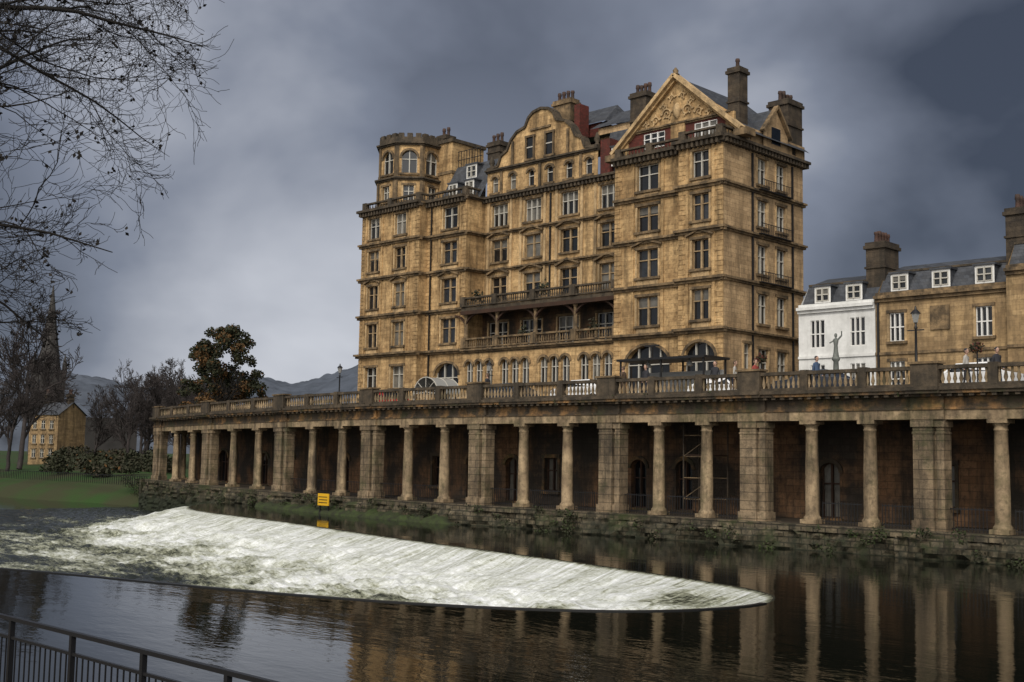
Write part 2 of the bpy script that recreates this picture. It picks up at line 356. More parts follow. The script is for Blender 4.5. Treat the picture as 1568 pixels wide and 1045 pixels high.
def octa(cx, cy, ap, z0, z1, m, arch=None, rectw=None):
    for k in range(8):
        a = math.radians(-90 + 45 * k); n = (math.cos(a), math.sin(a)); d = (-n[1], n[0]); hw = ap * math.tan(math.pi / 8)
        F = (cx + n[0] * ap, cy + n[1] * ap, d[0], d[1], n[0], n[1])
        ops = []
        if arch: ops.append((-arch[0], arch[0], arch[1], arch[2], arch[0], 2))
        if rectw: ops.append((-rectw[0], rectw[0], rectw[1], rectw[2], 0, 2))
        wall(H, F, -hw, hw, z0, z1, ops, m)
        H.trim.fbox(F, -hw - .05, -hw + .25, -.1, .12, z0, z1, TRIM)
        H.trim.fbox(F, hw - .25, hw + .05, -.1, .12, z0, z1, TRIM)
        yield F, hw
TX = -94.2
for F, hw in octa(TX, 80.6, 3.35, 29.1, 32.3, STONE, rectw=(.55, 30.0, 31.6)):
    cornice(H.trim, F, -hw, hw, 32.3, TRIMD, proj=.35, e=.15)
for F, hw in octa(TX, 80.6, 3.2, 32.3, 36.0, STONE, arch=(.8, 32.9, 35.3)):
    cornice(H.trim, F, -hw, hw, 36.0, TRIMD, proj=.4, e=.2)
    for i in range(3):
        u = -hw + hw * (i + .5) * 2 / 3
        H.trim.fbox(F, u - .28, u + .28, -.35, .1, 36.7, 37.1, TRIMD)
    H.trim.fbox(F, -hw - .05, hw + .05, -.35, .1, 36.1, 36.7, TRIMD)
H.roof.lathe(TX, 80.6, 36.1, [(3.2, 0), (2.5, .5), (.3, .9)], 8, SLATE, sm=False, rot=math.pi / 8)
H.wall.box(-92.4, -88.9, 81.5, 86, 29.1, 36.3, STONE); H.trim.box(-92.6, -88.7, 81.3, 86.2, 36.3, 36.65, TRIMD); H.trim.box(-92.5, -88.8, 81.4, 86.1, 33.0, 33.3, TRIM)
chimney(H, -93.0, -91.6, 83, 84.4, 36.3, 37.9, pots=2)
for i in range(9): H.trim.box(-88.5 + i * .4, -88.45 + i * .4, 82, 82.05, 33.6, 35.2, IRON)
for z in (34.3, 35.2): H.trim.box(-88.6, -85, 82, 82.06, z, z + .06, IRON)
H.roof.poly([(-88.6, 79.4, 29.2), (-82.5, 79.4, 29.2), (-82.5, 82.0, 33.6), (-88.6, 82.0, 33.6)], SLATE)
H.roof.poly([(-88.6, 82.0, 33.6), (-64, 82.0, 33.6), (-64, 87.9, 33.9), (-88.6, 87.9, 33.9)], SLATE)
H.roof.poly([(-68.2, 80.9, 29.2), (-63, 80.9, 29.2), (-63, 82.0, 33.6), (-68.2, 82.0, 33.6)], SLATE)
def dormer(B, x, y, z, w=1.3, h=1.5, deep=1.6, roofm=SLATE):
    F = FY(y)
    wall(B, F, x - w / 2, x + w / 2, z, z + h, [(x - w / 2 + .14, x + w / 2 - .14, z + .14, z + h - .14, 0, 2)], WSASH, depth=.08, surround=False, transom=.5)
    for s in (-1, 1):
        B.win.poly([(x + s * w / 2, y, z), (x + s * w / 2, y + deep, z), (x + s * w / 2, y + deep, z + h), (x + s * w / 2, y, z + h)], roofm)
    B.roof.box(x - w / 2 - .12, x + w / 2 + .12, y - .12, y + deep, z + h, z + h + .14, roofm)
dormer(H, -86.6, 79.6, 29.7); dormer(H, -84.2, 79.6, 29.7); dormer(H, -85.3, 80.9, 31.8, 1.5, 1.4)
dormer(H, -65.7, 80.6, 30.0, 2.4, 1.7); H.roof.box(-68.1, -67.0, 80.5, 82, 29.2, 32.6, REDB)
prof = [(-82.4, 29.1), (-82.4, 32.0), (-80.9, 32.15), (-80.5, 33.1), (-79.7, 33.5), (-79.2, 34.4), (-78.4, 35.1), (-77.3, 35.4), (-76.9, 36.2), (-76.3, 36.65), (-75.3, 36.85),
        (-74.3, 36.65), (-73.7, 36.2), (-73.3, 35.4), (-72.2, 35.1), (-71.4, 34.4), (-70.9, 33.5), (-70.1, 33.1), (-69.7, 32.15), (-68.2, 32.0), (-68.2, 29.1)]
FG = FY(80.3)
ao = [(x - .42, x + .42, 29.6, 31.2, .3, 1) for x in (-81.3, -78.9, -76.5, -74.1, -71.7, -69.3)]
wall(H, FG, -82.4, -68.2, 29.1, 31.8, ao, STONE)
cornice(H.trim, FG, -82.4, -68.2, 31.8, TRIMD, proj=.35, e=.1)
up = [(x, max(z, 31.8)) for x, z in prof[1:-1]]
for yy in (80.3, 81.0):
    H.wall.poly([(-82.4, yy, 31.8)] + [(x, yy, z) for x, z in up] + [(-68.2, yy, 31.8)], STONE)
for i in range(1, len(prof) - 2):
    p, q = prof[i], prof[i + 1]
    H.trim.beam((p[0], 80.6, p[1] + .05), (q[0], 80.6, q[1] + .05), .95, .24, TRIMD)
for x in (-78.9, -76.6, -74.1, -71.8):
    F = FY(80.28)
    if x in (-78.9, -71.8):
        H.trim.fbox(F, x - .12, x + .12, -.02, .16, 31.9, 34.3, TRIM); continue
    H.win.fbox(F, x - .5, x + .5, -.1, .03, 32.3, 34.3, GL[0])
    for a, b, c, d in ((x - .6, x - .45, 32.2, 34.4), (x + .45, x + .6, 32.2, 34.4), (x - .7, x + .7, 32.05, 32.25), (x - .65, x + .65, 34.3, 34.5)):
        H.trim.fbox(F, a, b, -.05, .18, c, d, TRIM)
    H.win.fbox(F, x - .45, x + .45, -.05, .08, 33.3, 33.4, WFRAME)
for x in (-80.4, -75.3, -70.2): H.trim.fbox(FG, x - .15, x + .15, -.05, .14, 29.3, 31.6, TRIM)
H.trim.fbox(FG, -76.6, -74.0, -.05, .15, 34.9, 35.1, TRIM)
for x in (-82.0, -68.5):
    H.trim.lathe(x, 80.5, 32.2, [(.3, 0), (.15, .2), (.3, .5), (.22, .8), (.05, 1.2)], 8, TRIMD)
H.wall.box(-77.5, -71.0, 84, 87.8, 33.5, 35.6, REDB)
H.roof.poly([(-78, 83.6, 35.5), (-70.2, 83.6, 35.5), (-71.5, 87, 38.0), (-77, 87, 38.0)], SLATE); H.roof.poly([(-70.2, 83.6, 35.5), (-70.2, 90.0, 35.5), (-71.5, 87, 38.0)], SLATE)
H.roof.poly([(-78, 83.6, 35.5), (-78, 90.0, 35.5), (-77, 87, 38.0)], SLATE)
H.wall.box(-70.5, -66.6, 83, 87.8, 33.5, 34.6, STONE_S); H.roof.poly([(-71.3, 82.7, 34.6), (-65.0, 82.7, 34.6), (-65.6, 86, 36.8), (-70.5, 86, 36.8)], SLATE)
chimney(H, -75.5, -73.3, 82.2, 83.4, 33, 38.0, m=TRIM, pots=4); H.roof.box(-72.9, -72.2, 82.3, 83.6, 33, 37.2, REDB)
chimney(H, -84.6, -82.9, 82.4, 83.6, 33, 35.6, pots=3)
chimney(H, -66.4, -64.6, 82.6, 84.2, 31, 37.0, pots=4)
FT = FY(78.0)
wall(H, FT, -63.2, -52.3, 29.15, 31.6, [(-61.2, -59.0, 30.0, 31.3, 0, 3), (-56.0, -53.8, 30.0, 31.3, 0, 3)], REDB, depth=.15, surround=False, frame=WSASH)
for a, b in ((-63.4, -62.8), (-58.3, -56.9), (-52.9, -52.1)): H.trim.fbox(FT, a, b, -.1, .15, 29.2, 31.6, STONE)
cornice(H.trim, FT, -63.0, -52.4, 31.6, TRIM, proj=.25, h=.3)
ax, az = -57.7, 35.3
H.wall.poly([(-62.9, 77.98, 31.6), (-52.5, 77.98, 31.6), (ax, 77.98, az)], STONE)
for s, ex in ((-1, -64.3), (1, -51.2)):
    H.trim.beam((ex, 77.75, 30.0), (ax, 77.75, az + .35), .9, .3, TRIML); H.trim.beam((ex - s * .5, 77.9, 30.1), (ax, 77.9, az + .05), .55, .22, STONE)
    H.trim.box(ex - .6, ex + .6, 77.3, 78.6, 29.4, 29.95, TRIM)
H.trim.lathe(ax, 77.7, az + .4, [(.35, 0), (.2, .15), (.25, .35), (.05, .6)], 8, TRIM)
def leafscroll(cx, cz, r, turns, sgn):
    pr = None
    for i in range(int(14 * turns) + 1):
        t = i / 14 * 2 * math.pi; rr = r * (1 - i / (14 * turns + 3))
        p = (cx + sgn * rr * math.cos(t), 77.92, cz + rr * math.sin(t))
        if pr: H.trim.beam(pr, p, .16, .07 + .05 * R.random(), TRIML)
        if i % 3 == 0 and i < 14 * turns * .6:
            q = (p[0] + sgn * .22 * math.cos(t + .5), 77.92, p[2] + .22 * math.sin(t + .5)); H.trim.beam(p, q, .14, .12, TRIML)
        pr = p
for s in (-1, 1):
    leafscroll(ax + s * 1.0, 32.6, .5, 1.6, s); leafscroll(ax + s * 2.2, 32.25, .36, 1.4, -s); leafscroll(ax + s * 3.2, 32.02, .22, 1.2, s); leafscroll(ax + s * .55, 33.9, .26, 1.3, -s); leafscroll(ax + s * 1.4, 33.25, .22, 1.2, s)
H.trim.lathe(ax, 77.95, 32.0, [(.05, 0), (.3, .3), (.38, .8), (.26, 1.2), (.05, 1.4)], 10, TRIML)
for sx, ex in ((1, -51.3), (-1, -64.2)):
    H.roof.poly([(ax, 77.9, az + .25), (ax, YB, az + .25), (ex, YB, 30.0), (ex, 77.9, 30.0)], SLATE)
H.wall.poly([(-63, YB, 29), (-52.2, YB, 29), (ax, YB, az + .2)], STONE_S)
wall(H, FX(-51.8), 78.2, YB, 29.3, 30.6, [(79.2, 79.9, 29.6, 30.3, 0, 1), (86, 86.7, 29.6, 30.3, 0, 1)], STONE_S, surround=False)
H.wall.poly([(-51.6, 81.3, 29.3), (-51.6, 85.0, 29.3), (-51.6, 85.0, 30.7), (-51.6, 83.15, 32.8), (-51.6, 81.3, 30.7)], STONE_S)
H.wall.poly([(-51.6, 81.3, 30.7), (-51.6, 83.15, 32.8), (-56, 83.15, 32.8), (-56, 81.3, 30.7)], SLATE)
H.wall.poly([(-51.6, 85.0, 30.7), (-51.6, 83.15, 32.8), (-56, 83.15, 32.8), (-56, 85, 30.7)], SLATE)
H.trim.beam((-51.5, 81.0, 30.6), (-51.5, 83.15, 33.0), .4, .2, TRIM); H.trim.beam((-51.5, 85.3, 30.6), (-51.5, 83.15, 33.0), .4, .2, TRIM)
H.win.box(-51.6, -51.55, 82.5, 83.8, 29.8, 31.2, GL[0])
chimney(H, -53.6, -52.5, 79.2, 80.4, 29.2, 35.7, pots=1)
chimney(H, -53.8, -51.9, 85.6, 87.8, 29.2, 34.4, pots=4)
H.done()

# ------------------------------------------------------------------ TERRACE HOUSES
def terrace(name, x0, x1, y, wm, cols, dorm, ze=15.9, top=18.2, sashw=1.15, wz=(12.75, 14.8)):
    B = Bld(name); F = FY(y)
    wall(B, F, x0, x1, 6.9, ze, [(c - sashw / 2, c + sashw / 2, wz[0], wz[1]) for c in cols] + [(c - sashw / 2, c + sashw / 2, 8.8, 11.3) for c in cols], wm, surround=wm is TAN, transom=.5, lights=3, depth=.2, frame=WSASH)
    for xx in (x0, x1):
        B.wall.poly([(xx, y, 7), (xx, y + 9, 7), (xx, y + 9, ze), (xx, y + 7, top), (xx, y + 1.6, top), (xx, y, ze)], wm)
    B.wall.poly([(x0, y + 9, 7), (x1, y + 9, 7), (x1, y + 9, ze), (x0, y + 9, ze)], wm)
    tm = WHITE if wm is WHITE else TRIM
    cornice(B.trim, F, x0, x1, ze - .1, tm, proj=.4, h=.5)
    B.trim.fbox(F, x0, x1, -.3, .05, ze, ze + .35, tm)
    B.trim.fbox(F, x0, x1, -.05, .12, 11.8, 12.0, tm)
    B.roof.poly([(x0, y + .35, ze + .1), (x1, y + .35, ze + .1), (x1, y + 1.6, top), (x0, y + 1.6, top)], SLATE)
    B.roof.poly([(x0, y + 1.6, top), (x1, y + 1.6, top), (x1, y + 4.5, top + .9), (x0, y + 4.5, top + .9)], SLATE)
    B.roof.poly([(x0, y + 4.5, top + .9), (x1, y + 4.5, top + .9), (x1, y + 9, ze), (x0, y + 9, ze)], SLATE)
    B.roof.fbox(F, x0, x1, -1.7, -1.5, top - .05, top + .1, TRIMD)
    for d in dorm: dormer(B, d, y + .45, ze + .45, 1.35, 1.25, 1.2, roofm=SLATE)
    return B
T = terrace('white_townhouse', -47.7, -41.4, 80, WHITE, [-46.1, -42.8], [-45.9, -43.3], ze=15.6, top=17.6, sashw=1.2, wz=(12.6, 14.7))
T.done()
T = terrace('stone_terrace_house', -41.35, -31.6, 80, TAN, [-39.7, -33.4], [-39.7, -36.6, -33.5], ze=16.0, top=18.0)
chimney(T, -42.7, -41.2, 81.2, 83.4, 16, 20.4, pots=5)
T.trim.fbox(FY(80), -37.2, -35.8, -.05, .12, 13.4, 15.1, TRIM); T.trim.fbox(FY(80), -41.2, -41.05, .02, .15, 7, 16, IRON)
T.done()
T = terrace('stone_corner_house', -31.55, -14, 79.2, TAN, [-29.5, -26, -22.5, -19], [-29.5, -26, -22.5, -19], ze=17.0, top=19.0)
chimney(T, -32.3, -30.8, 81.2, 84.0, 17, 21.6, pots=5)
T.done()

# ------------------------------------------------------------------ COLONNADE
C = empty('riverside_colonnade')
PX = [-90.2, -81.2, -71.0, -61.4, -51.4, -41.2, -32.2, -23.3, -14.4, -5.5, 3.4, 12.3]
XL, XR = PX[0] - 0.7, PX[-1] + 1.0
cm = MB(); pm = MB(); em = MB(); bm_ = MB(); wm = MB()
ZB, ZT, ZD = 1.16, 5.95, 7.35
def column(x, y, mb):
    hh = ZT - ZB
    mb.box(x - .42, x + .42, y - .42, y + .42, ZB, ZB + .2, COLS)
    mb.lathe(x, y, ZB + .2, [(.40, 0), (.40, .1), (.34, .16), (.32, .22), (.325, 1.3), (.305, 2.6), (.275, hh - .7), (.30, hh - .68), (.30, hh - .62), (.275, hh - .6), (.275, hh - .48), (.39, hh - .36)], 24, COLS)
    mb.box(x - .42, x + .42, y - .42, y + .42, ZT - .17, ZT, COLS)
COLX = []
for i, x in enumerate(PX):
    for a, b, yy in ((x - .68, x + .22, 49.62), (x + .36, x + .68, 49.72)):
        pm.box(a, b, yy, 50.45, ZB, ZT, PIER)
        pm.box(a - .07, b + .07, yy - .09, 50.52, ZB, ZB + .42, PIER)
        pm.box(a - .07, b + .07, yy - .08, 50.52, ZT - .32, ZT - .02, PIER); pm.box(a - .03, b + .03, yy - .03, 50.48, ZT - .62, ZT - .54, PIER)
    pm.box(x + .1, x + .5, 49.85, 50.43, ZB, ZT, PIER)
    pm.box(x - .95, x + .95, 49.1, 51, ZB - .3, ZB + .001, RUBBLE)
    if i < len(PX) - 1:
        for t in (1 / 3, 2 / 3): xx = x + (PX[i + 1] - x) * t; COLX.append(xx); column(xx, 50.15, cm)
for yy in (52.8, 55.4): column(XL + .35, yy, cm)
FE = FY(49.75)
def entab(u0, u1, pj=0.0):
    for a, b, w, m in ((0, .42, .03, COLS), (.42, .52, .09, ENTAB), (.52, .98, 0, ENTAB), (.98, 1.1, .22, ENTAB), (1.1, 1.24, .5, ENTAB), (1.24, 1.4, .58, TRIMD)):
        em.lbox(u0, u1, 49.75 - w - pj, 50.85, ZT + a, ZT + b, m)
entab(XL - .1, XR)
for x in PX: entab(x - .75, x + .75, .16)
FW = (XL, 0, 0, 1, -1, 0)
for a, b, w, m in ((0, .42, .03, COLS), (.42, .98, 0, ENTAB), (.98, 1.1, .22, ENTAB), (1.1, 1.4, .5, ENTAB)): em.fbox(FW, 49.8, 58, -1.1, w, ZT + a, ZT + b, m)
u = XL
while u < XR:
    em.fbox(FE, u, u + .2, -.1, .44, ZT + .98, ZT + 1.1, TRIMD); u += .48
FBAL = FY(49.6)
balustrade(bm_, FBAL, XL, XR, 0, ZD, .92, TRIMD, sp=.27, n=6, r=.08, long=True, bm=COLS)
for x in PX:
    bm_.box(x - .62, x + .62, 49.32, 49.93, ZD - .01, ZD + 1.0, TRIMD); bm_.box(x - .7, x + .7, 49.25, 50.0, ZD + 1.0, ZD + 1.1, TRIM)
for x in COLX: bm_.box(x - .2, x + .2, 49.4, 49.83, ZD - .01, ZD + .97, TRIMD)
BW = Bld('tmp'); bops = []
for i, x in enumerate(PX[:-1]):
    L_ = PX[i + 1] - x
    for t, kind in ((1 / 6, 0), (.5, 1), (5 / 6, 0)):
        c = x + L_ * t; r = R.random()
        if kind == 1 and r < .75: bops.append((c - .7, c + .7, 1.25, 4.2, .7, 2))
        elif r < .35: bops.append((c - .55, c + .55, 2.0, 4.0, 0, 2))
        elif r < .6: bops.append((c - .55, c + .55, 1.25, 4.0, .5, 2))
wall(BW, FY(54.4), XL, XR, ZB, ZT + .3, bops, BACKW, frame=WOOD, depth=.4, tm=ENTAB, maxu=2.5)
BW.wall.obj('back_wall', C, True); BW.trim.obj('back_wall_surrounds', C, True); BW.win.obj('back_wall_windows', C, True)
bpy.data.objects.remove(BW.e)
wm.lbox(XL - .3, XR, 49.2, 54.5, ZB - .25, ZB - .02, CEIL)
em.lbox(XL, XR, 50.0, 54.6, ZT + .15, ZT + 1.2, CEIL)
cm.obj('columns', C, True); pm.obj('piers', C, True); em.obj('entablature', C, True); bm_.obj('balustrade', C, True)
nx, nz = 560, 20
vv = []; ff = []
for j in range(nz + 1):
    z = -3.2 + (ZB - .25 + 3.2) * j / nz
    for i in range(nx + 1):
        x = XL - .6 + (XR + 1 - XL + .6) * i / nx
        dx = min(abs(x - p) for p in PX)
        y = 49.05 - (.4 if dx < 1.15 else 0) - .12 * (1 - j / nz) * 3 + mnoise.noise((x * .5, z * 1.0, 3)) * .32 + mnoise.noise((x * 2.7, z * 4, 7)) * .2 + mnoise.cell((x * 1.6, z * 3.7, 1)) * .14
        vv.append((*bend(x, y), z))
for j in range(nz):
    for i in range(nx):
        a = j * (nx + 1) + i; ff.append((a, a + 1, a + nx + 2, a + nx + 1))
me = bpy.data.meshes.new('river_wall'); me.from_pydata(vv, [], ff); me.materials.append(RUBBLE)
o = bpy.data.objects.new('river_wall_face', me); COL.objects.link(o); o.parent = C
wm.lbox(XL - .6, XR + 1, 49.0, 49.6, ZB - .3, ZB - .02, RUBBLE)
wm.box(XL - .65, XL - .3, 48.6, 60, -3, ZB - .03, RUBBLE)
wm.obj('floor_and_coping', C, True)
led = MB()
vs = []
for i in range(161):
    x = -73 + 22 * i / 160; e = min(1, (i + 1) / 12, (161 - i) / 14)
    for (yy, zz) in ((49.2, .45), (48.6, .35), (48.0, .15), (47.6, -.4)):
        yq = 49.2 - (49.2 - yy) * e + mnoise.noise((x, yy, 0)) * .3
        vs.append((x, yq, zz * e + mnoise.noise((x * 2.3, yy * 3, 5)) * .3 - (1 - e) * .2))
led.v = vs
for i in range(160):
    for j in range(3):
        a = i * 4 + j; led.f.append((a, a + 4, a + 5, a + 1)); led.m.append(0); led.sm.append(True)
led.mats.append(MOSS); led.obj('mossy_ledge', None, True)
rl = MB()
ends = sorted(PX + COLX)
for a0, b0 in zip(ends[6:-1], ends[7:]):
    if R.random() < .2: continue
    a = a0 + .5; b = b0 - .5
    rl.lbox(a, b, 50.2, 50.23, ZB + .95, ZB + .99, IRON); rl.lbox(a, b, 50.2, 50.23, ZB + .12, ZB + .15, IRON)
    n = int((b - a) / .16)
    for i in range(n): rl.box(a + i * .16, a + i * .16 + .025, 50.202, 50.227, ZB, ZB + 1.05, IRON)
rl.obj('iron_railing', None, True)
sg = MB(); sg.box(-66.1, -64.9, 49.0, 49.06, .55, 1.35, YEL); sg.box(-66.0, -65.9, 49.07, 49.15, .0, 1.3, IRON); sg.box(-65.1, -65.0, 49.07, 49.15, .0, 1.3, IRON)
for k in range(3): sg.box(-66.0 + .08 * (k % 2), -65.05, 48.985, 48.999, .72 + k * .19, .77 + k * .19, IRON)
sg.obj('yellow_warning_sign')
sf = MB()
for x in (-37.4, -35.6):
    for y in (51.2, 52.6): sf.beam((x, y, 1.15), (x, y, 5.9), .06, .06, CHIM)
for z in (2.0, 3.1, 4.2, 5.3):
    for y in (51.2, 52.6): sf.beam((-37.4, y, z), (-35.6, y, z), .04, .04, TRIM)
for z in (2.0, 4.2): sf.beam((-37.4, 51.2, z), (-35.6, 51.2, z + 1.1), .04, .04, TRIM)
sf.box(-37.4, -35.6, 51.2, 52.6, 4.25, 4.3, WOOD)
sf.obj('scaffold_tower')
d = MB()
d.lbox(XL, XR, 50.1, 53.4, ZD - .2, ZD - .02, PAVE)
d.lbox(XL, XR + 30, 54.85, 63.5, 6.0, ZD - .14, ASPH); d.lbox(XL, XR + 30, 53.45, 54.84, ZD - .2, ZD - .14, ASPH); d.obj('road', None, True)
d = MB(); d.box(-106, 60, 68.5, 130, 1, ZD - .145, ASPH); d.box(-88, 60, 60, 68.5, 6.5, ZD - .15, ASPH); d.box(-106, 60, 74, 76, ZD - .15, ZD, PAVE); d.obj('street')

# ------------------------------------------------------------------ WATER
wl = np.array([bend(x, 48.9) for x in np.linspace(30, -91.5, 300)])
def yW(x): return np.interp(-np.asarray(x, float), -wl[:, 0], wl[:, 1])
N_ = [(-18.6, 28.8), (-19.0, 26.9), (-19.9, 25.2), (-21.2, 23.9), (-23.0, 22.6), (-25.5, 21.3), (-28.6, 20.2), (-32.2, 19.1), (-37.0, 18.0), (-41.5, 16.6), (-50, 12.6), (-58, 8.0)]
F_ = [(-18.6, 28.8), (-18.9, 30.3), (-19.8, 31.8), (-21.6, 32.9), (-26.2, 34.2), (-32.6, 35.7), (-39.8, 37.0), (-45.8, 38.2), (-53.8, 40.2), (-63.5, 42.3), (-71.3, 43.4), (-77.0, 45.6), (-81.5, 49.0), (-84.0, 54.6)]
def smooth(P, it=3):
    P = [Vector(p) for p in P]
    for _ in range(it):
        Q = [P[0]]
        for a, b in zip(P[:-1], P[1:]): Q += [a * .75 + b * .25, a * .25 + b * .75]
        Q.append(P[-1]); P = Q
    return np.array([(p.x, p.y) for p in P])
crest = smooth(N_[::-1] + F_[1:])
ia = int(np.argmax(crest[:, 0])); Ns = crest[:ia + 1][::-1]; Fs = crest[ia:]
xa = crest[ia, 0]; XLW = -114.0
xs = xa - (xa - XLW) * np.linspace(0, 1, 760) ** 1.6
def yN(x): return np.where(x < -58, 8.0, np.interp(-x, -Ns[:, 0], Ns[:, 1]))
def yF(x): return np.where(x < -83.8, yW(x) + .6, np.interp(-x, -Fs[:, 0], Fs[:, 1]))
yn, yf = yN(xs), yF(xs)
nu = 240
uu = np.linspace(0, 1, nu); uu = uu - .5 * np.sin(2 * np.pi * uu) / (2 * np.pi)
G = np.zeros((len(xs), nu, 3)); G[:, :, 0] = xs[:, None]; G[:, :, 1] = yn[:, None] + (yf - yn)[:, None] * uu[None, :]
P2 = G[:, :, :2].reshape(-1, 2)
best = np.full(len(P2), 1e9); along = np.zeros(len(P2)); acc = 0.0
for a, b in zip(crest[:-1], crest[1:]):
    ab = b - a; L2 = ab @ ab; l = math.sqrt(L2)
    t = np.clip(((P2 - a) @ ab) / L2, 0, 1); dd = np.hypot(*(P2 - a - t[:, None] * ab).T)
    k = dd < best; best[k] = dd[k]; along[k] = acc + t[k] * l; acc += l
LOW = -1.75
wob = np.array([mnoise.noise((a * .35, 3, b * .15)) + .5 * mnoise.noise((a * 1.1, 9, b * .3)) for a, b in zip(along, best)])
bb = np.maximum(0, best + wob * np.clip(best, 0, 1.3) * .9)
Z = np.interp(bb, [0, .25, 1.4, 3.0, 4.0, 6.0, 7.0, 9.0, 10, 400], [0, -.05, -.42, -.78, -1.08, -1.36, -1.58, LOW, LOW, LOW])
foam = np.interp(best, [0, .08, .3, 4.0, 6, 8, 11, 16, 26, 45], [0, .5, .92, 1, .88, .72, .56, .42, .30, .2])
foam = foam * np.interp(-P2[:, 0], [62, 76, 92, 114], [1, .95, .72, .35])
big = np.array([mnoise.fractal((p[0] * .11, p[1] * .28, 2), 1, 2, 4) for p in P2])
foam += np.clip(best - 2.5, 0, 4) / 4 * big * .42
nz_ = np.array([mnoise.fractal((p[0] * .4, p[1] * .9, 0), 1, 2, 5) for p in P2])
nf_ = np.array([mnoise.noise((p[0] * 2.3, p[1] * 3.5, 9)) for p in P2])
amp = np.interp(best, [0, .3, 2, 5, 8, 14, 30, 60], [0, .02, .09, .26, .28, .18, .07, .03])
Z = Z + amp * (nz_ * .9 + nf_ * .5)
Z += np.exp(-(((P2[:, 0] + 26.5) / 3.2) ** 2 + ((P2[:, 1] - 29.2 + .12 * (P2[:, 0] + 26)) / .7) ** 2)) * .45
foam -= np.exp(-(((P2[:, 0] + 26.0) / 3.6) ** 2 + ((P2[:, 1] - 28.2) / .9) ** 2)) * .6
foam -= np.exp(-(((P2[:, 0] + 36.0) / 6.0) ** 2 + ((P2[:, 1] - 26.5) / 1.6) ** 2)) * .3
foam -= np.exp(-(((P2[:, 0] + 22.5) / 1.6) ** 2 + ((P2[:, 1] - 31.2) / .8) ** 2)) * .4
G[:, :, 2] = Z.reshape(len(xs), nu)
nX = len(xs)
idx = np.arange(nX * nu).reshape(nX, nu)
faces = np.stack([idx[:-1, :-1], idx[1:, :-1], idx[1:, 1:], idx[:-1, 1:]], -1).reshape(-1, 4)
me = bpy.data.meshes.new('weir'); me.from_pydata(G.reshape(-1, 3).tolist(), [], faces.tolist())
me.polygons.foreach_set('use_smooth', [True] * len(me.polygons))
at = me.attributes.new('foam', 'FLOAT', 'POINT'); at.data.foreach_set('value', np.clip(foam, 0, 1).astype(np.float32))
at = me.attributes.new('flow', 'FLOAT_VECTOR', 'POINT')
fl = np.zeros((len(P2), 3), np.float32); fl[:, 0] = along; fl[:, 1] = best; at.data.foreach_set('vector', fl.ravel())
weir = bpy.data.objects.new('weir', me); COL.objects.link(weir)

